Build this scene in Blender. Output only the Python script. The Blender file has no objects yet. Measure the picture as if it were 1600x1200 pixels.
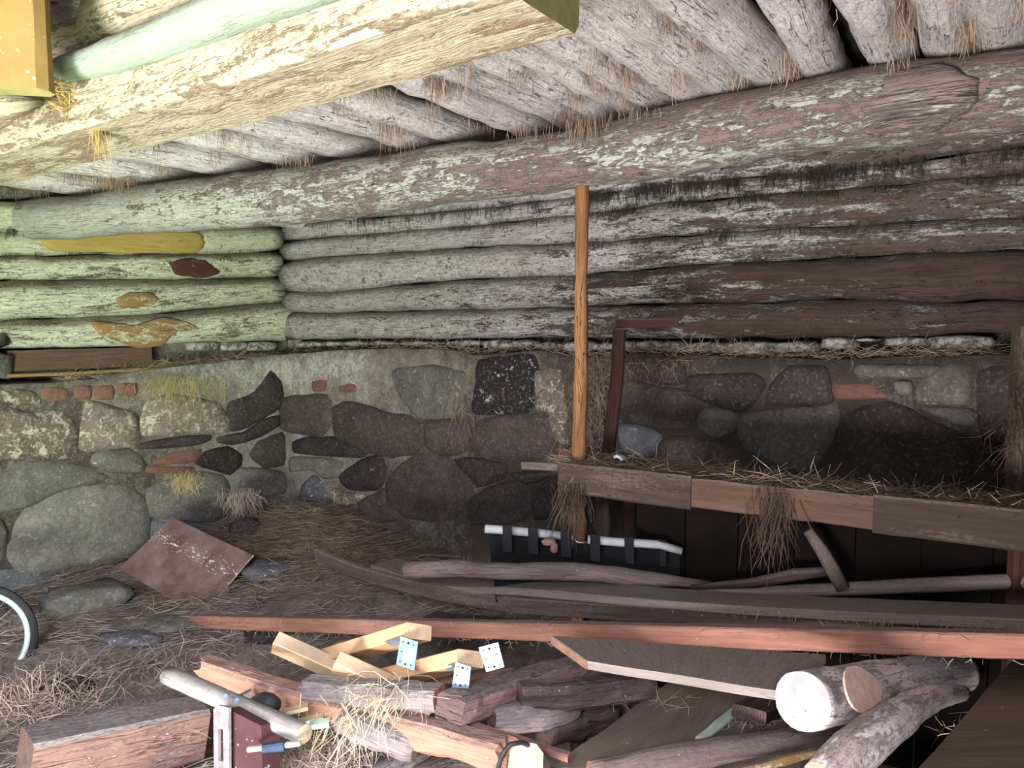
import bpy, math, random
from mathutils import Vector, Matrix, noise
import numpy as np
random.seed(7)
R = math.radians
col = bpy.context.scene.collection
sc = bpy.context.scene
F = 1155.0
PITCH = math.atan(81 / F)
CAMZ = 1.6

# ------------------------------------------------------------------ camera, world, light, exposure
cam = bpy.data.cameras.new('camera'); camo = bpy.data.objects.new('camera', cam); col.objects.link(camo)
cam.sensor_width = 36.0; cam.lens = 36.0 * F / 1600.0
camo.location = (0, 0, CAMZ); camo.rotation_euler = (math.pi / 2 - PITCH, 0, 0)
cam.clip_start = 0.02
sc.camera = camo
sc.view_settings.view_transform = 'Standard'; sc.view_settings.look = 'None'
sc.view_settings.exposure = 0.0; sc.view_settings.gamma = 1.0
sc.view_settings.use_curve_mapping = False
w = bpy.data.worlds.new('world'); sc.world = w; w.use_nodes = True
w.node_tree.nodes['Background'].inputs[0].default_value = (0.62, 0.74, 0.95, 1)
w.node_tree.nodes['Background'].inputs[1].default_value = 0.5

def area(name, loc, target, sx, sy, power, color, spread=180):
    l = bpy.data.lights.new(name, 'AREA'); l.shape = 'RECTANGLE'; l.size = sx; l.size_y = sy
    l.energy = power; l.color = color; l.spread = R(spread)
    o = bpy.data.objects.new(name, l); col.objects.link(o)
    o.location = loc
    o.rotation_euler = (Vector(target) - Vector(loc)).to_track_quat('-Z', 'Y').to_euler()
    return o
# sky light falling in through the open doorway behind and left of the camera
area('doorway_sky_light', (-0.25, -2.3, 3.0), (-1.2, 3.0, 0.2), 1.9, 1.3, 520, (0.84, 0.86, 1.0), 150)
area('left_wall_fill_light', (-0.5, -1.5, 0.35), (-3.3, 4.9, 1.55), 1.4, 0.8, 62, (0.80, 1.0, 0.72), 58)  # added green fill, narrowed so the left wall and corner brighten
# light thrown back up by the sunlit grass outside the doorway
area('grass_bounce_light', (-1.75, -0.2, 0.12), (-1.9, 2.6, 2.6), 1.5, 0.9, 105, (0.86, 1.0, 0.70), 150)
area('yard_bounce_light', (-1.75, -1.35, 0.35), (0.1, 2.2, 2.7), 1.3, 0.9, 290, (1.0, 0.94, 0.99), 130)

# ------------------------------------------------------------------ pixel helpers
FWD = Vector((0, math.cos(PITCH), -math.sin(PITCH))); UPV = Vector((0, math.sin(PITCH), math.cos(PITCH)))
CAM = Vector((0, 0, CAMZ))
def ray(px, py):
    return Vector(((px - 800) / F, 0, 0)) + FWD + UPV * ((600 - py) / F)
def P(px, py, d):
    r = ray(px, py); return CAM + r * (d / r.y)
def S(name, loc): return Vector(loc)
JD = Vector((.593, .805, 0)).normalized()          # direction of the joists / left wall
WD = Vector((JD.y, -JD.x, 0))                      # direction of the back wall (to the right)
CORNER = Vector((-1.956, 6.4, 0))
def onplane(px, py, n, off):
    r = ray(px, py); t = ((CORNER - CAM).dot(n) + off) / r.dot(n); return CAM + r * t
NB = -JD; NL = WD
def OB(px, py, off=0.0): return onplane(px, py, NB, off)
def OL(px, py, off=0.0): return onplane(px, py, NL, off)
def lerp_tab(tab, x):
    if x <= tab[0][0]: a, b = tab[0], tab[1]
    elif x >= tab[-1][0]: a, b = tab[-2], tab[-1]
    else:
        for a, b in zip(tab, tab[1:]):
            if a[0] <= x <= b[0]: break
    t = (x - a[0]) / (b[0] - a[0]); return a[1] + (b[1] - a[1]) * t

# ------------------------------------------------------------------ materials
def hx(s):
    c = [int(s[i:i + 2], 16) / 255 for i in (0, 2, 4)]
    return tuple((v / 12.92 if v <= .04045 else ((v + .055) / 1.055) ** 2.4) for v in c) + (1,)
class NT:
    def __init__(s, name):
        s.m = bpy.data.materials.new(name); s.m.use_nodes = True; s.t = s.m.node_tree
        s.b = s.t.nodes['Principled BSDF']
    def n(s, k, **kw):
        o = s.t.nodes.new(k)
        for a, v in kw.items(): setattr(o, a, v)
        return o
    def l(s, a, b): s.t.links.new(a, b)
    def math(s, op, a, b=None, c=None):
        o = s.n('ShaderNodeMath', operation=op)
        for i, v in enumerate((a, b, c)):
            if v is None: continue
            if isinstance(v, (int, float)): o.inputs[i].default_value = v
            else: s.l(v, o.inputs[i])
        return o.outputs[0]
    def vec(s, src, scale):
        o = s.n('ShaderNodeVectorMath', operation='MULTIPLY'); s.l(src, o.inputs[0]); o.inputs[1].default_value = scale
        return o.outputs[0]
    def noise(s, v, scale, detail=4, rough=.6, dist=0):
        o = s.n('ShaderNodeTexNoise'); s.l(v, o.inputs['Vector']); o.inputs['Scale'].default_value = scale
        o.inputs['Detail'].default_value = detail; o.inputs['Roughness'].default_value = rough
        o.inputs['Distortion'].default_value = dist
        return o.outputs['Fac']
    def mapr(s, v, a, b, c=0., d=1.):
        o = s.n('ShaderNodeMapRange'); o.clamp = True
        for i, x in enumerate((v, a, b, c, d)):
            if isinstance(x, (int, float)): o.inputs[i].default_value = x
            else: s.l(x, o.inputs[i])
        return o.outputs[0]
    def mix(s, f, a, b):
        o = s.n('ShaderNodeMix', data_type='RGBA')
        for i, x in ((0, f), (6, a), (7, b)):
            if isinstance(x, (int, float)): o.inputs[i].default_value = x
            elif isinstance(x, tuple): o.inputs[i].default_value = x
            else: s.l(x, o.inputs[i])
        return o.outputs[2]
    def bump(s, h, strength, dist=.01):
        o = s.n('ShaderNodeBump'); o.inputs['Strength'].default_value = strength; o.inputs['Distance'].default_value = dist
        s.l(h, o.inputs['Height']); s.l(o.outputs[0], s.b.inputs['Normal'])
    def base(s, c, rough=.85, spec=.2):
        if isinstance(c, tuple): s.b.inputs['Base Color'].default_value = c
        else: s.l(c, s.b.inputs['Base Color'])
        s.b.inputs['Roughness'].default_value = rough
        s.b.inputs['Specular IOR Level'].default_value = spec
    def coords(s, uv=True):
        tc = s.n('ShaderNodeTexCoord'); oi = s.n('ShaderNodeObjectInfo')
        a = s.n('ShaderNodeVectorMath', operation='ADD')
        s.l(tc.outputs['UV' if uv else 'Object'], a.inputs[0])
        r = s.math('MULTIPLY', oi.outputs['Random'], 37.0)
        s.l(r, a.inputs[1])
        return a.outputs[0], tc, oi

def wood(name, dark, light, wash=0.0, washcol='cfcdc2', wash2=None, ulen=1.0, rough=.85, rings=0.0, dust=0.0,
         dustcol='8a7f7a', bumps=.5, crack=.5, grain=1.0, spot=0.0, spec=.15, top=.55, topcol='7a706a', speck=.0, iso=1.):
    """wood along u; wash = share of limewash left, wash2 = the share at the far end of the timber (u = ulen)"""
    m = NT(name); v, tc, oi = m.coords(True)
    g = m.noise(m.vec(v, (5, 70, 1)), 1.0, 6, .65)
    big = m.noise(m.vec(v, (1.6, 7, 1)), 1.0, 4, .6)
    fine = m.noise(m.vec(v, (60, 110, 1)), 1.0, 3, .6)
    patch = m.noise(m.vec(v, (6 * iso, 26, 1)), 1.0, 8, .72, .6)
    f = m.math('ADD', m.math('MULTIPLY', g, .55 * grain), m.math('MULTIPLY', big, 1 - .55 * grain))
    c = m.mix(m.mapr(f, .3, .7), hx(dark), hx(light))
    if dust: c = m.mix(m.mapr(m.math('ADD', big, m.math('MULTIPLY', fine, .5)), .95 - dust * .5, 1.05 - dust * .3, 0, .8), c, hx(dustcol))
    hgt = m.math('ADD', m.math('MULTIPLY', g, .6), m.math('MULTIPLY', fine, .35))
    if wash > 0 or wash2:
        mask = m.math('ADD', m.math('ADD', m.math('MULTIPLY', patch, .50), m.math('MULTIPLY', big, .32)), m.math('MULTIPLY', fine, .18))
        if wash2 is None: th = .5 + (.5 - wash) * .42
        else:
            sx = m.n('ShaderNodeSeparateXYZ'); m.l(tc.outputs['UV'], sx.inputs[0])
            th = m.mapr(sx.outputs[0], 0, ulen, .5 + (.5 - wash) * .42, .5 + (.5 - wash2) * .42)
        d = m.math('SUBTRACT', mask, th)
        k = m.mapr(d, -.03, .035)
        wc = m.mix(m.mapr(m.math('ADD', m.math('MULTIPLY', g, .5), m.math('MULTIPLY', fine, .5)), .38, .62), m.mix(.42, hx(washcol), hx(dark)), hx(washcol))
        mot = m.noise(m.vec(v, (9 * iso, 30, 1)), 1.0, 9, .78, 1.6)
        wc = m.mix(m.mapr(mot, .36, .60, .72, 0), wc, hx(light))
        c = m.mix(k, c, wc)
        hgt = m.math('ADD', hgt, m.math('MULTIPLY', k, .5))
    if speck:
        s3 = m.noise(m.vec(v, (22, 50, 1)), 1.0, 7, .8, 1.)
        c = m.mix(m.mapr(s3, .60 - speck * .06, .64 - speck * .05, 0, .85), c, hx('231d1a'))
    if top:
        ge = m.n('ShaderNodeNewGeometry'); sz = m.n('ShaderNodeSeparateXYZ'); m.l(ge.outputs['Normal'], sz.inputs[0])
        kt = m.mapr(m.math('ADD', sz.outputs[2], m.math('MULTIPLY', patch, .9)), .62, 1.05, 0, top)
        c = m.mix(kt, c, m.mix(m.mapr(fine, .35, .65), m.mix(.5, hx(topcol), hx('2a2320')), hx(topcol)))
    if crack:
        cr = m.noise(m.vec(v, (3.2, 46, 1)), 1.0, 3, .5, .3)
        ck = m.mapr(m.math('ABSOLUTE', m.math('SUBTRACT', cr, .5)), 0, .012, 1, 0)
        ck = m.math('MULTIPLY', ck, m.mapr(big, .45, .6, 0, crack))
        c = m.mix(ck, c, hx('15100e'))
        hgt = m.math('SUBTRACT', hgt, ck)
    if spot:
        sp = m.noise(m.vec(v, (70, 90, 1)), 1.0, 2, .5)
        c = m.mix(m.mapr(sp, .76 - .05 * spot, .79 - .05 * spot, 0, .8), c, hx('d8d2ca'))
    m.base(c, rough, spec); m.bump(hgt, bumps, .012); return m.m

def endgrain(name, a, b):
    m = NT(name); v, tc, oi = m.coords(True)
    w_ = m.n('ShaderNodeTexWave', wave_type='RINGS', rings_direction='Z'); m.l(tc.outputs['UV'], w_.inputs[0])
    w_.inputs['Scale'].default_value = 38; w_.inputs['Distortion'].default_value = 3; w_.inputs['Detail'].default_value = 2
    n1 = m.noise(v, 30, 5, .7)
    c = m.mix(m.mapr(m.math('ADD', m.math('MULTIPLY', w_.outputs[1], .16), m.math('MULTIPLY', n1, .84)), .3, .72), hx(a), hx(b))
    m.base(c, .85, .15); m.bump(n1, .4, .01); return m.m

def stone_m(name, dark, light, lime=.0, limecol='b9b6a6', spec=.25, bumps=.6):
    m = NT(name); v, tc, oi = m.coords(False)
    n1 = m.noise(v, 5, 6, .65); n2 = m.noise(v, 55, 4, .7); n3 = m.noise(v, 16, 8, .75, .5)
    rnd = m.math('SUBTRACT', oi.outputs['Random'], .5)
    f = m.math('ADD', m.math('ADD', m.math('MULTIPLY', n1, .6), m.math('MULTIPLY', n2, .4)), m.math('MULTIPLY', rnd, .22))
    c = m.mix(m.mapr(f, .32, .68), hx(dark), hx(light))
    n4 = m.noise(v, 9, 9, .8, 1.8)
    c = m.mix(m.mapr(n4, .38, .62, .55, 0), c, m.mix(.5, hx(dark), hx('0e0c0b')))
    c = m.mix(m.mapr(n2, .56, .74, 0, .5), c, hx(limecol))
    if lime:
        k = m.mapr(m.math('ADD', m.math('MULTIPLY', n3, .75), m.math('MULTIPLY', n2, .25)), .62 - lime * .22, .68 - lime * .2)
        c = m.mix(k, c, hx(limecol))
    h = m.math('ADD', m.math('MULTIPLY', n3, .8), m.math('MULTIPLY', n2, .4))
    m.base(c, .85, spec); m.bump(h, bumps, .02); return m.m

def plain(name, a, b=None, scale=20, rough=.7, metal=0., spec=.3, bumps=.2, speck=None):
    m = NT(name); v, tc, oi = m.coords(False)
    n1 = m.noise(v, scale, 5, .65)
    c = m.mix(m.mapr(n1, .35, .65), hx(a), hx(b or a))
    if speck:
        n2 = m.noise(v, 45, 2, .5); c = m.mix(m.mapr(n2, .68, .71), c, hx(speck))
    m.base(c, rough, spec); m.b.inputs['Metallic'].default_value = metal
    if bumps: m.bump(n1, bumps, .01)
    return m.m

M = {}
M['log_back'] = wood('limewashed_log_fading', '42332b', '70625a', 1.0, 'c2c2bb', .42, 5.2, bumps=1., speck=.8, topcol='5d554e')
M['log_back_low'] = wood('limewashed_log_fading_low', '33251f', '584841', .92, 'b8b7b0', .30, 4.9, bumps=1., speck=.7, topcol='4d443f')
M['log_left'] = wood('limewashed_log_left', '554b3d', '857d6a', .66, 'd3d7bf', bumps=1., speck=.5, top=.85, topcol='6a6252')
M['log_left_top'] = wood('limewashed_log_left_top', '5a5040', '8c8570', .95, 'cdd2b6', bumps=.8, speck=.4, topcol='6a6252')
M['joist'] = wood('limewashed_joist', '6a5850', '9c8e86', .82, 'e0dcd8', bumps=1.0, speck=.35, top=0, iso=2.2)
M['main_beam'] = wood('limewashed_main_beam', '5e4d45', '8b7a72', .95, 'b0b8a8', .50, 3.2, bumps=1., speck=.3, iso=2., topcol='6d5f55')
M['burl'] = wood('bare_knot_wood', '5e4c45', '8d7c75', .40, 'cbc8c2', bumps=1.2, top=.7)
M['hewn'] = wood('pale_hewn_beam', '735b44', '978668', .60, 'b4af95', bumps=1.0, crack=.3)
M['lintel_log'] = wood('pale_lintel_log', '66705f', '7b8875', .8, '8a9a86', bumps=.5)
M['ochre'] = plain('ochre_paint', '8a7040', '7c6438', 9, .7, bumps=.3, speck='c8b078')
M['ochre_side'] = plain('ochre_side', '7d7a52', 'a29a5c', 14, .8)
M['ochre_patch'] = wood('yellow_bare_wood', '8f7840', 'a89255', .25, 'cdd2b6', bumps=.5, top=0)
M['flake'] = wood('flaking_red_patch', '3a211d', '5a3a33', .35, 'cfd0bc', bumps=.8, top=0)
M['bare_orange'] = wood('bare_orange_wood', '6e5234', '957849', .42, 'cdd0b8', bumps=.6, iso=1.5)
M['post_pine'] = wood('orange_pine_post', '50331f', 'a07650', 0, bumps=.9, crack=.8)
M['dark_red'] = wood('dark_red_brown_wood', '2a1a18', '4d332e', 0, bumps=.6)
M['dark_brown'] = wood('dark_brown_wood', '2b221d', '4b3d36', 0, bumps=.6, dust=.3, dustcol='5d514b')
M['orange_brown'] = wood('orange_brown_wood', '42322a', '634d3f', 0, bumps=.6)
M['red_plank'] = wood('red_brown_sawn_wood', '7a5043', 'b88471', 0, bumps=.5, dust=.35, dustcol='8b6d66', spot=.4)
M['grey_board'] = wood('grey_dusty_board', '63554c', '9b8b80', 0, bumps=.4, dust=.5, dustcol='83756d', spot=.35)
M['grey_brown'] = wood('grey_brown_board', '3c322e', '665850', 0, bumps=.4, dust=.4, dustcol='6f645e', spot=.25)
M['sheet'] = wood('dusty_brown_sheet', '64574d', '94857a', 0, bumps=.4, crack=.3, grain=.6, spot=.3, top=0)
M['sheet_dark'] = wood('dark_brown_sheet', '524339', '7d6b5e', 0, bumps=.3, crack=.2, grain=.6, spot=.3, top=0)
M['void'] = plain('black_shade_boards', '0e0b0a', '17120f', 6, .95, spec=.05)  # near-black colour in place of the shade below the trough
M['bark'] = wood('bark_log', '5a4846', '9c8783', .25, 'b3a3a2', bumps=1., spot=.3)
M['bark_dark'] = wood('dark_bark', '2f2422', '57443f', 0, bumps=1.)
M['sawn_red'] = wood('weathered_sawn_red', '5f4946', '8f6c63', .3, '96888a', bumps=.9, spot=.6, top=.9, topcol='8a8280')
M['sawn_orange'] = wood('sawn_orange_timber', '8c6150', 'c69480', 0, bumps=.7, dust=.35, dustcol='a08c88', spot=.8)
M['weathered'] = wood('weathered_grey_timber', '6a5d5b', 'a79896', 0, bumps=1., dust=.3, dustcol='b3a3a2', spot=.7, top=.8, topcol='8f8684')
M['pinkgrey'] = wood('pinkish_grey_timber', '7a5e5a', 'ad8e88', 0, bumps=1., dust=.3, spot=.7, top=.85, topcol='857c7a')
M['blackened'] = wood('blackened_timber', '332c2b', '806a66', .3, '9a7e76', bumps=1.4, spot=.4, topcol='6e6360')
M['stake'] = wood('silver_grey_stake', '76716f', 'a39e9a', 0, bumps=.4, dust=.2, spot=.2)
M['fresh'] = wood('fresh_planed_pine', 'bf926a', 'dab488', 0, bumps=.15, crack=0, grain=.7)
M['fresh2'] = wood('fresh_planed_pine_pale', 'c6a57e', 'dfc09c', 0, bumps=.15, crack=0, grain=.7)
M['fresh_end'] = endgrain('fresh_pine_end', 'c09a76', 'dcc2a4')
M['end'] = endgrain('old_end_grain', '6d4a40', 'a5796a')
M['end_dark'] = endgrain('dark_end_grain', '3a2c28', '6a554e')
M['end_white'] = plain('white_cut_end', '989392', 'b9b4b4', 14, .8, bumps=.5, speck='7d6a5c')
M['end_pale'] = endgrain('pale_cut_end', 'a08872', 'c4b09a')
M['cut_facet'] = endgrain('pink_cut_facet', 'cfa590', 'eed2c2')
M['end_orange'] = endgrain('orange_sawn_end', '7a5848', 'a27e6a')
M['pale_bark'] = wood('pale_limewashed_bark', '8d7b76', 'd2c0ba', .6, 'e8dedb', bumps=.9, top=0)
M['pale_edge'] = wood('pale_board_edge', '776c62', 'a59c92', 0, bumps=.5)
M['offcut'] = wood('pale_yellow_offcut', 'c9b48a', 'e8d9b0', 0, bumps=.2, crack=0)
M['mint'] = plain('mint_paint', 'a9c0ac', 'c3d6c2')
M['stone'] = stone_m('dark_fieldstone', '2a2422', '4e4541', .05, '8d8781')
M['stone_red'] = stone_m('reddish_fieldstone', '36302d', '5e534e', .05, '8d8781')
M['stone_grey'] = stone_m('grey_fieldstone', '4d4a44', '827d76', .2, '9a978e')
M['stone_lime'] = stone_m('limewashed_fieldstone', '5a4d43', '8e8174', .5, 'a8a590')
M['stone_speck'] = stone_m('black_stone_with_lime_specks', '1d1918', '352d2c', .22, 'b5b1ab')
M['stone_blue'] = stone_m('bluish_stone', '4c4c50', '7b7b80', .25, 'a6a8b0')
M['ledge_stone'] = stone_m('whitewashed_ledge_stone', '4c4540', '6f6862', .75, '9f9c93')
M['brick'] = plain('old_brick', '5a4138', '755448', 30, .9, bumps=.5)
def mortar_mat():
    m = NT('lime_mortar'); tc = m.n('ShaderNodeTexCoord'); v = tc.outputs['UV']
    n1 = m.noise(v, 3, 7, .7, .4); n2 = m.noise(m.vec(v, (1.3, 1, 1)), 13, 9, .8, 2.0); n3 = m.noise(v, 90, 3, .6)
    f = m.math('ADD', m.math('ADD', m.math('MULTIPLY', n1, .4), m.math('MULTIPLY', n2, .42)), m.math('MULTIPLY', n3, .18))
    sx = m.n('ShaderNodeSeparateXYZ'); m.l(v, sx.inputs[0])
    th = m.mapr(sx.outputs[0], .3, 3.6, -.02, .20)  # mortar darkened to the right, shade under the trough put into its colour
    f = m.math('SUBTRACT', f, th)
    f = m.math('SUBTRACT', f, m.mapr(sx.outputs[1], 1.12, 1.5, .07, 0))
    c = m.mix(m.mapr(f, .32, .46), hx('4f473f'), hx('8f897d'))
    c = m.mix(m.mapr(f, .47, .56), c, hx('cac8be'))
    m.base(c, .9, .1); m.bump(f, 1., .04); return m.m
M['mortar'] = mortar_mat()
def dirt_mat():
    m = NT('dung_and_earth'); tc = m.n('ShaderNodeTexCoord'); v = tc.outputs['Object']
    n1 = m.noise(v, 2.2, 7, .7, .5); n2 = m.noise(v, 22, 7, .8, 1.0)
    f = m.math('ADD', m.math('MULTIPLY', n1, .5), m.math('MULTIPLY', n2, .5))
    c = m.mix(m.mapr(f, .36, .56), hx('4a403c'), hx('8f8278'))
    c = m.mix(m.mapr(f, .55, .68), c, hx('b0a5a2'))
    m.base(c, .95, .1); m.bump(f, .8, .03); return m.m
M['dirt'] = dirt_mat()
M['ceil'] = plain('dark_hay_loft_boards', '2c231c', '4d4032', 6, .95)
M['front_wall'] = plain('log_wall_inside', '7a7468', '9a9488', 4, .9)
M['hay'] = plain('dull_hay', '6e5b4a', '998470', 3, .9, bumps=0)
M['hay_pink'] = plain('floor_straw', '75665d', 'aa988d', 3, .9, bumps=0)
M['hay_mid'] = plain('pinkish_straw', '8c7567', 'b39e8e', 3, .9, bumps=0)
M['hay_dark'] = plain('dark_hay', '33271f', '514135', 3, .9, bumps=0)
M['hay_pale'] = plain('pale_straw', '998870', 'bfae92', 3, .8, bumps=0)
M['hay_yellow'] = plain('yellow_straw', '94804c', 'b8a468', 3, .8, bumps=0)
M['cobweb'] = plain('sooty_cobweb', '1d1a17', '3a342d', 3, .95, bumps=0)
M['tyre'] = plain('black_rubber', '1c1c1e', '2c2b2c', 30, .8)
M['rim'] = plain('pale_alloy_rim', 'c7d6d6', 'b0c0c0', 8, .4, .3)
M['steel'] = plain('dull_spoke_steel', '8f9494', 'a5a8a8', 10, .4, .8)
M['zinc'] = plain('galvanised_steel', '9fb4cc', '7f97b4', 25, .38, .55, bumps=.1)
M['zinc_glare'] = plain('galvanised_steel_glare', 'e4e9ee', 'd2d9e2', 25, .35, .25, bumps=.1)  # white reflection painted into the base colour of the steel
M['zinc_dark'] = plain('galvanised_leg', '5d6470', '7d8590', 60, .5, .5, bumps=.3)
M['hole'] = plain('bolt_hole', '141416')
M['sticker'] = plain('paper_sticker', 'e9ecec', 'dfe2e2', 10, .7, bumps=0)
M['print'] = plain('sticker_print', '7c8894')
M['hardboard'] = None
M['maroon'] = plain('maroon_board', '42262a', '4f2f33', 8, .7, speck='a08486')
M['frame_grey'] = plain('dirty_pale_frame', '6a6266', '8a8084', 25, .7)
M['tube_white'] = plain('grimy_white_tube', '8f9292', 'a8abab', 12, .6)
M['strap'] = plain('black_strap', '0c0d14', '12141d', 20, .8)
M['cloth'] = plain('black_cloth', '060608', '0b0a0c', 12, .9)
M['rust'] = plain('pink_crumbs', '6d4f4c', '94706a', 60, .9)
M['tape'] = plain('blue_black_tape', '232b3c', '33405a', 20, .6)
M['black_plastic'] = plain('black_plastic', '1d1c20', '3a393d', 20, .5)
M['bolt'] = plain('blue_grey_bolt', '4f5a72', '667086', 30, .5, .4)
def hardboard_mat():
    m = NT('dusty_brown_hardboard'); tc = m.n('ShaderNodeTexCoord'); v = tc.outputs['UV']
    n1 = m.noise(v, 5, 4, .6); n2 = m.noise(m.vec(v, (1.6, 4, 1)), 16, 5, .7)
    c = m.mix(m.mapr(n1, .35, .68), hx('5e443f'), hx('86716e'))
    sx = m.n('ShaderNodeSeparateXYZ'); m.l(v, sx.inputs[0])
    k1 = m.mapr(m.math('ABSOLUTE', m.math('SUBTRACT', sx.outputs[1], .29)), 0, .12, .16, 0)
    c = m.mix(m.mapr(m.math('ADD', n2, k1), .70, .73), c, hx('cfcac2'))
    m.base(c, .6, .3); m.bump(n2, .2, .005); return m.m
M['hardboard'] = hardboard_mat()

# ------------------------------------------------------------------ mesh helpers
WLOC = {}
def mk(name, verts, faces, mat, parent=None, uvs=None, smooth=False, idx=None, extra=None, label=None, cat=None, group=None, kind=None, origin=None):
    vs = [Vector(v) for v in verts]
    c = Vector(origin) if origin is not None else sum(vs, Vector()) / len(vs)
    me = bpy.data.meshes.new(name)
    me.from_pydata([tuple(v - c) for v in vs], [], faces)
    for mt in [mat] + (extra or []): me.materials.append(mt)
    if idx is not None: me.polygons.foreach_set('material_index', idx)
    if smooth is True: me.polygons.foreach_set('use_smooth', [True] * len(faces))
    elif smooth: me.polygons.foreach_set('use_smooth', smooth)
    if uvs is not None:
        ul = me.uv_layers.new(name='UVMap')
        flat = []
        for f in uvs:
            for u in f: flat.extend(u)
        ul.data.foreach_set('uv', flat)
    me.update()
    o = bpy.data.objects.new(name, me); col.objects.link(o)
    WLOC[o.name] = c
    if parent is not None:
        o.parent = parent; o.location = c - WLOC[parent.name]
    else: o.location = c
    tag(o, label, cat, group, kind)
    return o
def tag(o, label=None, cat=None, group=None, kind=None):
    if label: o['label'] = label
    if cat: o['category'] = cat
    if group: o['group'] = group
    if kind: o['kind'] = kind
    return o
def empty(name, loc, label, cat, group=None):
    o = bpy.data.objects.new(name, None); col.objects.link(o); o.location = loc; o.empty_display_size = .1
    WLOC[o.name] = Vector(loc); return tag(o, label, cat, group)

def spline(pts, rads, step):
    """Catmull-Rom through points, radii follow"""
    out = []
    n = len(pts)
    for i in range(n - 1):
        p0, p1, p2, p3 = pts[max(i - 1, 0)], pts[i], pts[i + 1], pts[min(i + 2, n - 1)]
        if i == 0: p0 = p1 * 2 - p2
        if i == n - 2: p3 = p2 * 2 - p1
        k = max(1, int(round((p2 - p1).length / step)))
        for j in range(k):
            t = j / k
            q = .5 * ((2 * p1) + (p2 - p0) * t + (2 * p0 - 5 * p1 + 4 * p2 - p3) * t * t + (3 * p1 - p0 - 3 * p2 + p3) * t ** 3)
            out.append((q, rads[i] + (rads[i + 1] - rads[i]) * t))
    out.append((pts[-1], rads[-1]))
    return out
def circ(n, sq=1.0, flat=1.0):
    r = []
    for i in range(n):
        a = 2 * math.pi * i / n
        x, y = math.cos(a), math.sin(a)
        r.append((math.copysign(abs(x) ** sq, x), math.copysign(abs(y) ** sq, y) * flat))
    return r
def rect(w, h, c=.006, sub=1):
    """rounded rectangle outline (full width w, height h), chamfer c, unit = metres"""
    a, b = w / 2, h / 2
    base = [(a, -b + c), (a, b - c), (a - c, b), (-a + c, b), (-a, b - c), (-a, -b + c), (-a + c, -b), (a - c, -b)]
    out = []
    for i in range(8):
        p, q = base[i], base[(i + 1) % 8]
        k = (sub + 1) if i % 2 == 0 else 1
        for j in range(k): out.append((p[0] + (q[0] - p[0]) * j / k, p[1] + (q[1] - p[1]) * j / k))
    return out
def sweep(name, path, prof, mat, capmat=None, parent=None, up=Vector((0, 0, 1)), roll=0, amp=0, freq=8, ends=(0, 0), rag=0,
          smooth=False, u0=0., axes=None, seed=None, caps=True, dome=0, **kw):
    """path = [(Vector, scale)], prof = [(x, y)] in units of the scale"""
    sd = Vector((random.random() * 50, random.random() * 50, random.random() * 50)) if seed is None else Vector(seed)
    n = len(prof); vs = []; us = []; u = u0
    for i, (p, r) in enumerate(path):
        a = path[max(i - 1, 0)][0]; b = path[min(i + 1, len(path) - 1)][0]
        t = (b - a).normalized()
        if axes: sx, sy = axes
        else:
            sx = t.cross(up).normalized(); sy = sx.cross(t).normalized()
            if roll:
                q = Matrix.Rotation(roll, 3, t); sx, sy = q @ sx, q @ sy
        if i: u += (p - path[i - 1][0]).length
        us.append(u)
        for x, y in prof:
            o = sx * (x * r) + sy * (y * r)
            v = p + o
            if amp:
                k = noise.noise(v * freq + sd) + .5 * noise.noise(v * freq * 2.7 + sd)
                v = p + o * (1 + amp * k / max(o.length, 1e-5))
            if rag and (i == 0 or i == len(path) - 1):
                v += t * (rag * noise.noise(v * 40 + sd) * (1 if i else -1) + 0)
            vs.append(v)
    per = [0.]
    for j in range(n):
        a, b = prof[j], prof[(j + 1) % n]
        per.append(per[-1] + math.hypot(a[0] - b[0], a[1] - b[1]) * path[len(path) // 2][1])
    fs, uv, idx, sm = [], [], [], []
    for i in range(len(path) - 1):
        for j in range(n):
            k = (j + 1) % n
            fs.append((i * n + j, i * n + k, (i + 1) * n + k, (i + 1) * n + j))
            uv.append([(us[i], per[j]), (us[i], per[j + 1]), (us[i + 1], per[j + 1]), (us[i + 1], per[j])])
            idx.append(0); sm.append(bool(smooth))
    if caps:
        for e in (0, 1):
            i = 0 if e == 0 else len(path) - 1
            p, r = path[i]; ci = len(vs)
            tdir = (path[1][0] - path[0][0]).normalized() * (-1) if e == 0 else (path[-1][0] - path[-2][0]).normalized()
            cc = sum((vs[i * n + j] for j in range(n)), Vector()) / n
            vs.append(cc + tdir * dome * r)
            for j in range(n):
                k = (j + 1) % n
                a, b = i * n + j, i * n + k
                pa, pb = prof[j], prof[k]
                f = (ci, b, a) if e == 0 else (ci, a, b)
                ua, ub = (pa[0] * r, pa[1] * r), (pb[0] * r, pb[1] * r)
                fs.append(f); uv.append([(0, 0), ub, ua] if e == 0 else [(0, 0), ua, ub])
                idx.append(1 if capmat else 0); sm.append(False)
    return mk(name, vs, fs, mat, parent, uv, sm, idx, [capmat] if capmat else None, **kw)
def log(name, pts, rads, mat, capmat=None, n=16, step=.08, amp=.01, freq=6, sq=1., flat=1., **kw):
    return sweep(name, spline(pts, rads, step), circ(n, sq, flat), mat, capmat, amp=amp, freq=freq, smooth=True, **kw)
def timber(name, pts, w_, h_, mat, capmat=None, step=.06, amp=.003, freq=10, c=.005, sub=2, **kw):
    return sweep(name, spline(pts, [1.] * len(pts), step), rect(w_, h_, c, sub), mat, capmat, amp=amp, freq=freq, **kw)
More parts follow.
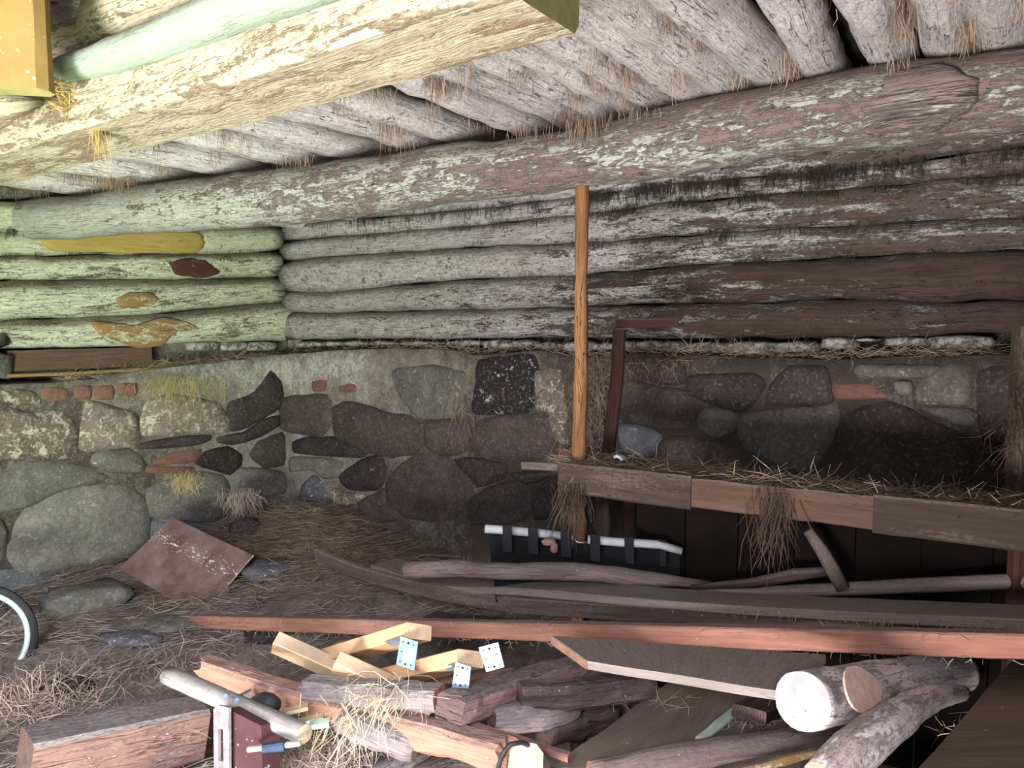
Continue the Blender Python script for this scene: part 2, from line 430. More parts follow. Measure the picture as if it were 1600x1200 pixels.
def slab(name, c, th, mat, edgemat=None, nu=10, nv=8, amp=.002, freq=6, parent=None, rag=0, **kw):
    """c = four corner Vectors in order, th = thickness under the face"""
    a, b, d, e = c[0], c[1], c[2], c[3]
    nrm = ((b - a).cross(e - a)).normalized()
    if nrm.dot(CAM - a) < 0: nrm = -nrm
    sd = Vector((random.random() * 30,) * 3)
    vs = []; U = (b - a).length; V = (e - a).length
    for s in (0, 1):
        for i in range(nu + 1):
            for j in range(nv + 1):
                u, v = i / nu, j / nv
                p = a * (1 - u) * (1 - v) + b * u * (1 - v) + d * u * v + e * (1 - u) * v
                if rag and (i in (0, nu) or j in (0, nv)): p = p + (b - a).normalized() * rag * noise.noise(p * 25 + sd) + (e - a).normalized() * rag * noise.noise(p * 25 - sd)
                p = p + nrm * (amp * noise.noise(p * freq + sd)) - nrm * th * s
                vs.append(p)
    N = (nu + 1) * (nv + 1); W = nv + 1
    fs, uv, idx = [], [], []
    def q(i, j): return (U * i / nu, V * j / nv)
    flip = ((b - a).cross(e - a)).dot(nrm) < 0
    for s in (0, 1):
        for i in range(nu):
            for j in range(nv):
                f = [s * N + i * W + j, s * N + (i + 1) * W + j, s * N + (i + 1) * W + j + 1, s * N + i * W + j + 1]
                t = [q(i, j), q(i + 1, j), q(i + 1, j + 1), q(i, j + 1)]
                if (s == 1) != flip: f.reverse(); t.reverse()
                fs.append(tuple(f)); uv.append(t); idx.append(0)
    border = [(i, 0) for i in range(nu)] + [(nu, j) for j in range(nv)] + [(i, nv) for i in range(nu, 0, -1)] + [(0, j) for j in range(nv, 0, -1)]
    L = 0
    for k in range(len(border)):
        (i, j), (i2, j2) = border[k], border[(k + 1) % len(border)]
        A, B = i * W + j, i2 * W + j2
        f = [A, A + N, B + N, B]; l2 = (vs[A] - vs[B]).length
        t = [(L, 0), (L, th), (L + l2, th), (L + l2, 0)]; L += l2
        if flip: f.reverse(); t.reverse()
        fs.append(tuple(f)); uv.append(t); idx.append(1 if edgemat else 0)
    return mk(name, vs, fs, mat, parent, uv, False, idx, [edgemat] if edgemat else None, **kw)

def smooth_poly(poly, m):
    n = len(poly); out = []
    for i in range(n):
        p0, p1, p2, p3 = [Vector(poly[(i + k) % n] + (0,)) if len(poly[0]) == 2 else poly[(i + k) % n] for k in (-1, 0, 1, 2)]
        k = max(1, m)
        for j in range(k):
            t = j / k
            out.append(.5 * ((2 * p1) + (p2 - p0) * t * .8 + (2 * p0 - 5 * p1 + 4 * p2 - p3) * t * t + (3 * p1 - p0 - 3 * p2 + p3) * t ** 3) if 0 else
                       (p1 + (p2 - p1) * t) + ((p2 - p0) * .5 * .55) * (t * (1 - t) ** 2) * 1.0 - ((p3 - p1) * .5 * .55) * (t * t * (1 - t)) * 1.0)
    return out
def stone(poly, fn, off, mat, parent, bulge=.05, name='stone', jit=.006, sub=3, sunk=.05, **kw):
    """poly in pixels on the wall plane given by fn; a rounded face standing proud of the mortar"""
    pl = smooth_poly(poly, sub)
    cx = sum(p.x for p in pl) / len(pl); cy = sum(p.y for p in pl) / len(pl)
    sd = Vector((random.random() * 90, cx * .01, cy * .01)); n = len(pl)
    nrm = NB if fn is OB else NL
    rings = [(1.11, -sunk), (1.085, .0), (1.0, .5), (.80, .85), (.5, .98)]
    vs = []
    for s, hgt in rings:
        for p in pl:
            q = fn(cx + (p.x - cx) * s, cy + (p.y - cy) * s, off)
            b = hgt * bulge if hgt > 0 else hgt
            q = q + nrm * (b + (bulge * .45 * noise.noise(q * 5 + sd) if hgt > 0 else 0)) + Vector((noise.noise(q * 22 + sd), 0, noise.noise(q * 22 - sd))) * jit
            vs.append(q)
    vs.append(fn(cx, cy, off) + nrm * bulge)
    fs = []
    for r in range(len(rings) - 1):
        for i in range(n):
            k = (i + 1) % n; fs.append((r * n + i, r * n + k, (r + 1) * n + k, (r + 1) * n + i))
    r = len(rings) - 1
    for i in range(n): fs.append((r * n + i, r * n + (i + 1) % n, len(vs) - 1))
    a, b, c_ = vs[fs[-1][0]], vs[fs[-1][1]], vs[fs[-1][2]]
    if (b - a).cross(c_ - a).dot(nrm) < 0: fs = [tuple(reversed(f)) for f in fs]
    ax_ = WD if fn is OB else -JD
    uv = [[((vs[i] - CORNER).dot(ax_), vs[i].z) for i in f] for f in fs]
    return mk(name, vs, fs, mat, parent, uv, True, **kw)
def rock(name, c, size, mat, parent=None, rot=0, seed=0, flatb=True, **kw):
    """free standing boulder: noisy superellipsoid"""
    vs, fs = [], []; nu, nv = 16, 9; Rm = Matrix.Rotation(rot, 3, 'Z'); sd = Vector((seed * 7.1, seed * 3.3, 1))
    for j in range(nv + 1):
        ph = -math.pi / 2 + math.pi * j / nv
        for i in range(nu):
            th = 2 * math.pi * i / nu
            x, y, z = math.cos(ph) * math.cos(th), math.cos(ph) * math.sin(th), math.sin(ph)
            x, y, z = [math.copysign(abs(t) ** .75, t) for t in (x, y, z)]
            k = 1 + .28 * noise.noise(Vector((x, y, z)) * 1.6 + sd) + .1 * noise.noise(Vector((x, y, z)) * 5 + sd)
            vs.append(Vector(c) + Rm @ Vector((x * size[0] * k, y * size[1] * k, z * size[2] * k)))
    for j in range(nv):
        for i in range(nu):
            k = (i + 1) % nu; fs.append((j * nu + i, j * nu + k, (j + 1) * nu + k, (j + 1) * nu + i))
    return mk(name, vs, fs, mat, parent, None, True, **kw)

def straws(name, items, mat, parent=None, width=.0025, **kw):
    """items = (base, direction*length, sag Vector); each a bent ribbon of two pieces"""
    vs, fs = [], []
    rnd = random.Random(len(items))
    for b, d, s in items:
        side = d.cross(Vector((rnd.uniform(-1, 1), rnd.uniform(-1, 1), rnd.uniform(-1, 1))))
        if side.length < 1e-6: side = Vector((1, 0, 0))
        side = side.normalized() * width * rnd.uniform(.5, 1.1) * .5
        i = len(vs); m_ = b + d * .5 + s; e = b + d
        vs += [b - side, b + side, m_ - side, m_ + side, e - side * .4, e + side * .4]
        fs += [(i, i + 1, i + 3, i + 2), (i + 2, i + 3, i + 5, i + 4)]
    return mk(name, vs, fs, mat, parent, **kw)
def rv(a=1.): return Vector((random.uniform(-a, a), random.uniform(-a, a), random.uniform(-a, a)))

# ================================================================== THE ROOM
def floor_z(x, y):
    z = .05 * noise.noise(Vector((x * 1.3, y * 1.3, 3))) + .025 * noise.noise(Vector((x * 5, y * 5, 9))) + .012 * noise.noise(Vector((x * 14, y * 14, 2)))
    t = min(1, max(0, (3.0 - y) / 1.1)); z += .22 * t * t * (3 - 2 * t) * min(1, max(0, (x + 2.4)))
    z += .24 * math.exp(-(((x + 1.5) / .75) ** 2 + ((y - 5.55) / .5) ** 2))
    z += .10 * math.exp(-(((x + 1.15) / .6) ** 2 + ((y - 4.6) / .5) ** 2))
    z -= .62 / (1 + math.exp(-(y - 2.25) * 9)) / (1 + math.exp((y - 3.5 + .5 * x) * 9)) / (1 + math.exp(-(x + .62) * 9))  # hollow added to keep the ground behind the lumber dark
    return z
nx, ny = 130, 120
vs = [Vector((-4.6 + 8.2 * i / nx, -.9 + 8.3 * j / ny, 0)) for i in range(nx + 1) for j in range(ny + 1)]
for v in vs: v.z = floor_z(v.x, v.y)
fs = [(i * (ny + 1) + j, (i + 1) * (ny + 1) + j, (i + 1) * (ny + 1) + j + 1, i * (ny + 1) + j + 1) for i in range(nx) for j in range(ny)]
nb = len(vs); vs += [Vector((-4.6, -.9, -1)), Vector((3.6, -.9, -1)), Vector((3.6, 7.4, -1)), Vector((-4.6, 7.4, -1))]
fs.append((nb + 3, nb + 2, nb + 1, nb))
mk('floor', vs, fs, M['dirt'], smooth=True, kind='structure', label='uneven earth floor littered with straw and dung')

# ---- stone foundation and log walls
def wall_sheet(name, fn, nrm, pxs, top, off, label):
    zs_top = 2.72; rows = 16; back = -.10
    vs, fs, uv = [], [], []; W = None
    for px in pxs:
        t = fn(px, lerp_tab(top, px), off); base_xy = Vector((t.x, t.y, 0)) - nrm * off
        s = (base_xy - CORNER).dot(WD if fn is OB else -JD)
        colv = []
        for k in range(rows + 1): colv.append((off + .01, -.25 + (t.z + .25) * k / rows))
        colv += [(off - .08, t.z + .006), (back + .05, t.z + .012), (back, t.z + .03), (back, 1.95), (back, 2.3), (back, zs_top)]
        full = list(enumerate(colv)); W = len(colv) + 2
        for k, (o, z) in full:
            p = base_xy + nrm * o; p.z = z
            a = .016 if k <= rows + 2 else .004
            p += nrm * a * (noise.noise(p * 7) + .7 * noise.noise(p * 19)) + Vector((0, 0, .012 * noise.noise(p * 6))) * (1 if rows - 1 <= k <= rows + 2 else 0)
            vs.append(p); uv.append((s, z + o))
        for o, z in ((back - .25, zs_top), (back - .25, -.25)):
            p = base_xy + nrm * o; p.z = z; vs.append(p); uv.append((s, z))
    F_, U_ = [], []
    for i in range(len(pxs) - 1):
        for k in range(W):
            a, b = i * W + k, i * W + (k + 1) % W
            f = (a, b, b + W, a + W)
            F_.append(f); U_.append([uv[x] for x in f])
    F_.append(tuple(range(W))); U_.append([uv[x] for x in F_[-1]])
    f = tuple(range((len(pxs) - 1) * W, len(pxs) * W)); F_.append(f); U_.append([uv[x] for x in f])
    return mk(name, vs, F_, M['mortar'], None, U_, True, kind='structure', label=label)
BT = [(440, 556), (520, 549), (620, 545), (700, 548), (745, 556), (840, 549), (900, 562), (980, 553), (1075, 556), (1200, 560), (1290, 562), (1600, 556), (1760, 553)]
LT = [(-200, 617), (0, 602), (70, 600), (160, 592), (220, 580), (300, 572), (440, 556)]
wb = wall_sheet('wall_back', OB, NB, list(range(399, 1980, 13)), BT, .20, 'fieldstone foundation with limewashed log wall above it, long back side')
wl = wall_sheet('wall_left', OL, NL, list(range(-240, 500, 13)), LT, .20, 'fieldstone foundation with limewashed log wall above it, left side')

bb = [
 [(440, 318), (690, 305), (910, 284), (1060, 262), (1330, 228), (1760, 170)],
 [(440, 350), (690, 332), (910, 308), (1060, 288), (1330, 262), (1600, 232), (1760, 215)],
 [(440, 377), (690, 357), (910, 336), (1060, 315), (1330, 296), (1600, 272), (1760, 262)],
 [(440, 408), (690, 389), (910, 379), (1060, 369), (1330, 352), (1600, 339), (1760, 335)],
 [(440, 456), (530, 456), (624, 444), (783, 434), (910, 429), (1060, 416), (1296, 403), (1600, 390), (1760, 385)],
 [(440, 489), (530, 488), (800, 482), (910, 479), (1060, 474), (1279, 470), (1600, 469), (1760, 468)],
 [(440, 529), (700, 528), (1000, 528), (1330, 527), (1600, 524), (1760, 523)],
]
def wall_log(parent, fn, nrm, hi, lo, x0, x1, mat, seed, step=24, sq=.8):
    path = []; x = x0
    xs = []
    while x < x1: xs.append(x); x += step
    xs.append(x1)
    for x in xs:
        a, b = fn(x, lerp_tab(hi, x)), fn(x, lerp_tab(lo, x))
        r = (a - b).length / 2 * (1.02 + .05 * math.sin(x * .02 + seed))
        p = (a + b) / 2 + Vector((0, 0, .008 * noise.noise(Vector((x * .012, seed, 0))))) - nrm * (r * .15)
        path.append((p, r))
    return sweep('log', path, circ(18, sq, 1.), mat, M['end_dark'], parent, amp=.015, freq=5, smooth=True, dome=.1)
for i in range(6):
    wall_log(wb, OB, NB, bb[i], bb[i + 1], 446 + (i * 5) % 9 if i < 5 else 452, 1960, M['log_back'] if i < 4 else M['log_back_low'], i)
ll = [
 [(-240, 330), (0, 318), (220, 318), (440, 312)],
 [(-240, 378), (0, 362), (220, 360), (440, 352)],
 [(-240, 412), (0, 400), (320, 396), (440, 392)],
 [(-240, 448), (0, 437), (220, 437), (440, 433)],
 [(-240, 520), (0, 501), (220, 491), (440, 472)],
 [(-240, 562), (0, 546), (220, 541), (440, 530)],
]
for i in range(5):
    wall_log(wl, OL, NL, ll[i], ll[i + 1], -235, [438, 432, 432, 437, 444][i], M['log_left_top'] if i < 2 else M['log_left'], i + 20)
# short split log filling the lowest joint at the corner
def patch(poly, fn, off, mat, parent, label, name='bare_patch', bulge=.012):
    return stone(poly, fn, off, mat, parent, bulge, name, .012, 4, .03, label=label)
patch([(80, 366), (180, 362), (300, 364), (312, 378), (300, 392), (200, 394), (95, 390)], OL, .088, M['ochre_patch'], wl, 'yellow stained strip of log')
patch([(185, 466), (205, 458), (230, 457), (246, 468), (232, 478), (195, 480)], OL, .120, M['bare_orange'], wl, 'orange oval where the limewash has come off')
patch([(152, 504), (185, 506), (215, 508), (250, 498), (290, 505), (302, 514), (270, 520), (250, 538), (215, 541), (180, 528), (160, 520)], OL, .112, M['bare_orange'], wl, 'torn orange patch of bare wood')
patch([(268, 412), (290, 405), (318, 408), (340, 425), (320, 432), (280, 428)], OL, .098, M['flake'], wl, 'dark red flaking patch')

# ---- stones
SL = [
 ('stone_lime', [(-90, 630), (20, 640), (51, 646), (84, 641), (108, 656), (118, 680), (115, 710), (95, 716), (34, 714), (-100, 720)]),
 ('stone_lime', [(133, 633), (148, 628), (202, 643), (213, 656), (216, 687), (202, 697), (135, 704), (123, 697), (127, 663)]),
 ('stone_lime', [(233, 626), (270, 616), (337, 630), (354, 656), (354, 673), (304, 677), (224, 680), (222, 650)]),
 ('stone', [(358, 629), (398, 613), (420, 582), (439, 599), (439, 633), (405, 656), (378, 670), (359, 670)]),
 ('stone', [(405, 656), (432, 650), (434, 664), (405, 683), (364, 694), (341, 690), (341, 682), (378, 675)]),
 ('stone', [(216, 694), (270, 682), (324, 679), (327, 688), (304, 696), (219, 702)]),
 ('brick', [(240, 721), (270, 706), (314, 701), (304, 722), (243, 726)]),
 ('stone', [(304, 724), (320, 706), (354, 698), (375, 710), (375, 727), (358, 741), (337, 736)]),
 ('stone_grey', [(142, 724), (152, 706), (202, 701), (223, 717), (219, 737), (169, 738)]),
 ('stone_grey', [(0, 737), (34, 722), (101, 722), (162, 744), (135, 758), (101, 764), (50, 788), (0, 800), (-80, 800), (-90, 745)]),
 ('stone_grey', [(45, 795), (101, 768), (170, 757), (210, 770), (228, 795), (228, 840), (200, 872), (120, 885), (30, 892), (12, 850)]),
 ('stone_grey', [(234, 765), (294, 738), (345, 744), (357, 765), (354, 800), (330, 815), (280, 812), (235, 805)]),
 ('stone_blue', [(-60, 895), (55, 893), (92, 915), (78, 950), (70, 1000), (0, 1030), (-60, 1020)]),
 ('stone_grey', [(364, 736), (390, 730), (450, 740), (449, 765), (420, 776), (366, 770)]),
 ('stone', [(388, 710), (405, 688), (446, 675), (456, 697), (450, 721), (415, 731)]),
 ('stone_grey', [(-90, 806), (-10, 806), (8, 830), (6, 870), (-20, 886), (-90, 880)]),
 ('stone_blue', [(240, 818), (300, 818), (340, 826), (372, 850), (382, 880), (340, 900), (270, 890), (236, 860)]),
 ('stone_lime', [(365, 780), (410, 780), (448, 775), (450, 805), (400, 818), (365, 812)]),
 ('stone_lime', [(-80, 604), (-8, 606), (50, 612), (60, 630), (20, 632), (-80, 622)]),
]
for m_, poly in SL: stone(poly, OL, .20, M[m_], wl, .055 if m_ != 'brick' else .03, 'brick' if m_ == 'brick' else 'stone')
for poly in ([(66, 606), (105, 607), (104, 626), (68, 625)], [(146, 604), (176, 603), (176, 624), (148, 624)], [(112, 604), (140, 603), (140, 622), (114, 623)], [(223, 728), (299, 729), (299, 741), (224, 738)], [(184, 600), (212, 598), (212, 618), (185, 619)]):
    stone(poly, OL, .20, M['brick'], wl, .025, 'brick', .002, 2)
SB = [
 ('stone_red', [(435, 628), (458, 619), (513, 618), (520, 650), (506, 680), (472, 678), (439, 668)]),
 ('stone', [(462, 690), (490, 682), (530, 684), (572, 703), (560, 715), (500, 711), (463, 707)]),
 ('stone_grey', [(458, 714), (500, 714), (538, 722), (535, 742), (510, 748), (488, 734), (458, 735)]),
 ('stone_blue', [(474, 760), (490, 744), (505, 750), (514, 775), (512, 797), (473, 798)]),
 ('stone_red', [(523, 640), (540, 629), (560, 630), (600, 643), (640, 650), (664, 667), (664, 690), (648, 707), (614, 714), (580, 707), (535, 690), (525, 670)]),
 ('stone_grey', [(616, 584), (628, 576), (678, 572), (726, 582), (732, 609), (712, 650), (658, 653), (641, 636), (624, 616)]),
 ('stone_speck', [(750, 565), (790, 558), (834, 554), (840, 569), (837, 609), (827, 643), (746, 645), (741, 630), (746, 596)]),
 ('stone_red', [(666, 667), (675, 656), (735, 657), (733, 687), (729, 707), (699, 712), (668, 697)]),
 ('stone_red', [(735, 680), (749, 658), (793, 648), (859, 648), (864, 670), (862, 714), (807, 720), (746, 710)]),
 ('stone_red', [(608, 751), (631, 726), (665, 708), (699, 716), (726, 738), (739, 765), (729, 790), (700, 812), (640, 808), (611, 783)]),
 ('stone', [(532, 744), (564, 719), (598, 712), (604, 744), (591, 766), (550, 764)]),
 ('stone', [(712, 718), (739, 714), (793, 726), (786, 748), (749, 760), (730, 740)]),
 ('stone', [(735, 783), (766, 760), (807, 752), (827, 768), (829, 800), (810, 816), (740, 818)]),
 ('stone', [(834, 771), (854, 752), (871, 743), (885, 760), (885, 800), (838, 810)]),
 ('stone_red', [(800, 739), (864, 736), (854, 748), (824, 756)]),
 ('stone_red', [(562, 784), (590, 769), (606, 762), (612, 785), (628, 812), (570, 814)]),
 ('stone_lime', [(518, 762), (545, 768), (572, 775), (556, 788), (520, 792)]),
 ('stone_lime', [(841, 582), (876, 582), (885, 640), (888, 690), (870, 688), (860, 645), (838, 640)]),
 ('stone_red', [(972, 575), (984, 561), (1036, 557), (1068, 567), (1070, 597), (1040, 600), (977, 582)]),
 ('stone_red', [(975, 603), (990, 594), (1035, 605), (1075, 612), (1085, 640), (1086, 662), (1060, 671), (975, 655)]),
 ('stone', [(1074, 600), (1082, 586), (1178, 584), (1196, 602), (1175, 633), (1151, 643), (1082, 618)]),
 ('stone_grey', [(1091, 656), (1104, 638), (1141, 641), (1153, 652), (1151, 670), (1124, 686), (1098, 673)]),
 ('stone_red', [(1030, 692), (1060, 680), (1130, 692), (1145, 707), (1160, 738), (1030, 722)]),
 ('stone_blue', [(970, 665), (1000, 664), (1036, 680), (1024, 712), (975, 705)]),
 ('stone_red', [(1200, 632), (1206, 602), (1235, 573), (1288, 574), (1299, 602), (1299, 628), (1259, 633)]),
 ('stone_grey', [(1152, 667), (1161, 652), (1195, 643), (1304, 636), (1309, 667), (1290, 704), (1262, 740), (1222, 727), (1171, 704)]),
 ('stone', [(1311, 670), (1330, 648), (1391, 630), (1438, 652), (1499, 679), (1522, 702), (1516, 738), (1495, 753), (1435, 758), (1364, 769), (1330, 744), (1313, 706)]),
 ('brick', [(1303, 601), (1370, 600), (1391, 622), (1308, 622)]),
 ('stone_grey', [(1343, 571), (1465, 571), (1458, 589), (1350, 592)]),
 ('stone_grey', [(1470, 572), (1512, 574), (1517, 630), (1437, 630), (1433, 600)]),
 ('stone_grey', [(1440, 637), (1520, 638), (1527, 663), (1495, 664)]),
 ('stone', [(1530, 580), (1600, 575), (1680, 580), (1680, 680), (1540, 690)]),
 ('stone', [(1534, 700), (1680, 695), (1680, 800), (1530, 790)]),
 ('stone', [(890, 700), (955, 705), (965, 760), (893, 770)]),
 ('stone', [(900, 630), (945, 632), (950, 690), (898, 690)]),
 ('stone_grey', [(1396, 596), (1425, 596), (1428, 618), (1404, 617)]),
]
for m_, poly in SB: stone(poly, OB, .20, M[m_], wb, .05 if m_ != 'brick' else .02, 'brick' if m_ == 'brick' else 'stone')
stone([(490, 596), (511, 595), (512, 610), (491, 611)], OB, .20, M['brick'], wb, .02, 'brick', .002, 2)
stone([(530, 600), (556, 600), (556, 612), (531, 612)], OB, .20, M['brick'], wb, .015, 'brick', .002, 2)
for x0, y0, x1, y1, k in [(1075, 535, 1136, 552, 0), (1140, 534, 1210, 556, 0), (1216, 534, 1278, 551, 0), (1285, 527, 1336, 545, 0), (1341, 527, 1372, 535, 0), (1385, 526, 1450, 541, 0), (1454, 525, 1548, 548, 0),
                          (1000, 532, 1035, 545, 0), (1040, 533, 1070, 548, 0), (930, 535, 965, 548, 0), (840, 535, 880, 549, 0), (700, 531, 755, 541, 0), (760, 531, 800, 545, 0), (806, 531, 838, 543, 0),
                          (466, 533, 500, 543, 0), (505, 533, 538, 541, 0), (542, 532, 575, 541, 0), (580, 532, 616, 540, 0), (620, 533, 696, 540, 0), (885, 533, 925, 550, 0), (968, 533, 997, 546, 0)]:
    j = lambda a: a + random.uniform(-3, 3)
    stone([(j(x0), y0 + 3), ((x0 + x1) / 2, y0), (j(x1), y0 + 3), (x1, y1 - 3), (j((x0 + x1) / 2), y1), (x0, y1 - 2)], OB, .03, M['ledge_stone'], wb, .05, 'stone', .004, 2, .06)
for x0, x1 in [(300, 340), (345, 384), (388, 430)]:
    stone([(x0, 537), ((x0 + x1) / 2, 534), (x1, 536), (x1 - 2, 546), ((x0 + x1) / 2, 548), (x0, 547)], OL, .03, M['ledge_stone'], wl, .05, 'stone', .004, 2, .06)

# ---- other walls: right side and the front with the open doorway the light comes through
def box_wall(name, a, b, z0, z1, th, mat, label):
    d = (b - a).normalized(); n = Vector((-d.y, d.x, 0)) * th
    q = [a, b, b + n, a + n]
    vs = [Vector((p.x, p.y, z)) for z in (z0, z1) for p in q]
    return mk(name, vs, [(3, 2, 1, 0), (4, 5, 6, 7), (0, 1, 5, 4), (1, 2, 6, 5), (2, 3, 7, 6), (3, 0, 4, 7)], mat, kind='structure', label=label)
cr = CORNER + WD * 6.6
box_wall('wall_right', cr + JD * .2, cr - JD * 4.9, -.3, 2.72, .2, M['stone'], 'dark right end wall out of the daylight')
fl = CORNER - JD * 4.45                         # left end of the front wall
fw = box_wall('wall_front', fl + WD * 5.85, fl + WD * 6.8, -.3, 2.72, -.22, M['front_wall'], 'wall beside the open doorway behind the viewer')
box_wall('wall_front.001', fl - WD * .2, fl + WD * 2.6, -.3, 2.72, -.22, M['front_wall'], 'wall left of the open doorway')

box_wall('wall_front.002', fl + WD * 2.6, fl + WD * 5.85, 2.3, 2.72, -.22, M['front_wall'], 'timber header over the open doorway')
# ---- ceiling: hay loft boards on round joists
e = [CORNER - WD * .4 + JD * .4, CORNER + WD * 7.0 + JD * .4, CORNER + WD * 7.0 - JD * 4.7, CORNER - WD * .4 - JD * 4.7]
vs = [Vector((p.x, p.y, z)) for z in (2.69, 2.78) for p in e]
ceil = mk('ceiling', vs, [(0, 1, 2, 3), (7, 6, 5, 4), (0, 4, 5, 1), (1, 5, 6, 2), (2, 6, 7, 3), (3, 7, 4, 0)], M['ceil'], kind='structure', label='low hay loft floor carried on limewashed round joists')
beam_Y = lambda px: 3.245 / (1 + .5 * (px - 800) / F)
centres = [1860, 1790, 1715, 1640, 1540, 1460, 1370, 1262, 1185, 1115, 1055, 992, 938, 884, 822, 752, 668, 580, 490, 400, 300, 195, 90, -40]
JP = []
for k, px in enumerate(centres):
    Y = beam_Y(px); b = Vector(((px - 800) / F * Y, Y, 0)); s = -NB.dot(b)  # n.p
    r = (.086 if px > 1000 else .078) * random.uniform(.93, 1.07)
    fan = {1640: 1655, 1540: 1550, 1460: 1462, 1370: 1335, 1262: 1212,  1185: 1045}.get(px)
    zb = 2.60 if px > 700 else 2.58 - .02 * (700 - px) / 700
    c3 = (CORNER.dot(JD) + .12) - b.dot(JD); c0 = -.35 - b.dot(JD)
    pts = [b + JD * (c0 + (c3 - c0) * t) + Vector((0, 0, zb + random.uniform(-.012, .012))) + WD * random.uniform(-.012, .012) for t in (0, .25, .5, .75, 1)]
    if fan:
        q = P(fan, 0, 2.07 + (1550 - px) * .0001); q.z = zb; dd = (b + Vector((0, 0, zb)) - q).normalized()
        pts = [b + Vector((0, 0, zb)) + dd * (c0 + (c3 - c0) * t) / dd.dot(JD) for t in (0, .25, .5, .75, 1)]
    pts[-1].z -= .03
    JP.append((pts, r))
    log('joist', pts, [r * random.uniform(.93, 1.05) * (1.2 - .22 * i / 4 if px > 1000 else 1) for i in range(5)], M['joist'], M['end_dark'], parent=ceil, n=16, step=.09, amp=.014, freq=7)

# ================================================================== BIG TIMBERS
tab = [(-30, 347, 31), (0, 346, 30), (120, 340, 32), (200, 330, 34), (330, 318, 39), (430, 309, 42), (540, 296, 43), (700, 273, 44), (800, 262, 43), (900, 249, 42), (980, 233, 47), (1060, 219, 51), (1180, 196, 53), (1300, 175, 57), (1430, 160, 61), (1530, 148, 60), (1600, 142, 59), (1720, 122, 60)]
path = []
for px, cy, r in tab:
    Y = beam_Y(px); path.append((P(px, cy, Y), r / F * Y * 1.02))
mb = log('ceiling_beam', [p for p, r in path], [r for p, r in path], M['main_beam'], M['end_dark'], n=28, step=.06, amp=.012, freq=4,
    label='long thick limewashed round log beam crossing under the joists', cat='beam')
b0 = P(1425, 160, beam_Y(1425) - .10)
vsb = []; 
def burl(cx, cy, d, rx, ry, rz, mat, parent, name, label):
    c = P(cx, cy, d); vs, fs = [], []; nu, nv = 24, 12
    for j in range(nv + 1):
        ph = -math.pi / 2 + math.pi * j / nv
        for i in range(nu):
            th = 2 * math.pi * i / nu
            v = Vector((math.cos(ph) * math.cos(th), math.cos(ph) * math.sin(th), math.sin(ph)))
            k = 1 + .12 * noise.noise(v * 2.3) + .06 * noise.noise(v * 7)
            vs.append(c + WD * v.x * rx * k + NB * v.y * ry * k + Vector((0, 0, v.z * rz * k)))
    uv = []
    for j in range(nv):
        for i in range(nu):
            k = (i + 1) % nu; fs.append((j * nu + i, j * nu + k, (j + 1) * nu + k, (j + 1) * nu + i))
            uv.append([(3 + .3 * i / nu, .3 * j / nv), (3 + .3 * (i + 1) / nu, .3 * j / nv), (3 + .3 * (i + 1) / nu, .3 * (j + 1) / nv), (3 + .3 * i / nu, .3 * (j + 1) / nv)])
    return mk(name, vs, fs, mat, parent, uv, True, label=label)
burl(1420, 160, beam_Y(1420) - .085, .19, .06, .11, M['burl'], mb, 'burl', 'bulging grown-over knot')

hd = Vector((.825, -.565, 0)); hn = Vector((.565, .825, 0))
h0 = Vector((-1.676, 2.42, 0)) + hn * .125 - hd * .5; h1 = Vector((.056, 1.357, 0))
pts = [h0 + (h1 - h0) * t for t in (0, .35, .7, 1)]
for i, p in enumerate(pts): p.z = 2.237 + (0, .004, -.004, .004)[i]
timber('hewn_beam', pts, .25, .15, M['hewn'], M['ochre_side'], step=.05, amp=.008, freq=9, c=.018, sub=3,
    label='broad pale hewn beam jutting in at the top left, sawn off in mid air', cat='beam')
log('lintel_log', [P(96, 112, 2.13), P(180, 87, 1.95), P(290, 46, 1.76), P(420, -4, 1.58), P(560, -66, 1.4)], [.036, .046, .048, .05, .05], M['lintel_log'], M['lintel_log'], n=18, step=.05, amp=.006, dome=.6,
    label='smooth pale green-white round log lying on the hewn beam', cat='log')
log('lintel_log', [P(78, 62, 2.45), P(180, 20, 2.2), P(280, -30, 2.0), P(420, -110, 1.8)], [.07, .075, .075, .07], M['hewn'], M['hewn'], n=18, step=.05, amp=.012, dome=.3,
    label='rough pinkish white log above the smooth one, by the ochre post', cat='log')
ap = P(-41, 0, 1.9)
op = timber('ochre_post', [Vector((ap.x, ap.y, P(0, 140, 1.9).z)), Vector((ap.x, ap.y, 2.7))], .34, .07, M['ochre'], M['ochre_side'], up=Vector((.15, -1, 0)), c=.02, amp=.004,
    label='ochre yellow painted upright board in the top left corner', cat='post')
log('log_stub', [P(-80, 178, 2.0), P(10, 166, 2.0), P(66, 158, 2.06)], [.045, .036, .01], M['hewn'], M['hewn'], n=12, step=.04, amp=.006,
    label='stub of brown wood under the ochre board', cat='log')

# ledge finds on the left wall
timber('ledge_plank', [OL(13, 565, .10), OL(120, 561, .10), OL(236, 557, .10)], .03, .135, M['orange_brown'], M['end'], label='brown plank on edge along the left wall ledge', cat='plank')
timber('ledge_lath', [OL(-60, 590, .17), OL(120, 583, .17), OL(232, 576, .16)], .02, .022, M['bare_orange'], M['end_pale'], label='thin orange lath lying on the left wall ledge', cat='lath')
log('ledge_post', [OL(-14, 590, .1), OL(-10, 555, .1), OL(-12, 524, .1)], [.10, .105, .07], M['stone_grey'], M['stone_grey'], n=12, amp=.01, label='grey rounded stone at the left edge of the ledge', cat='stone')

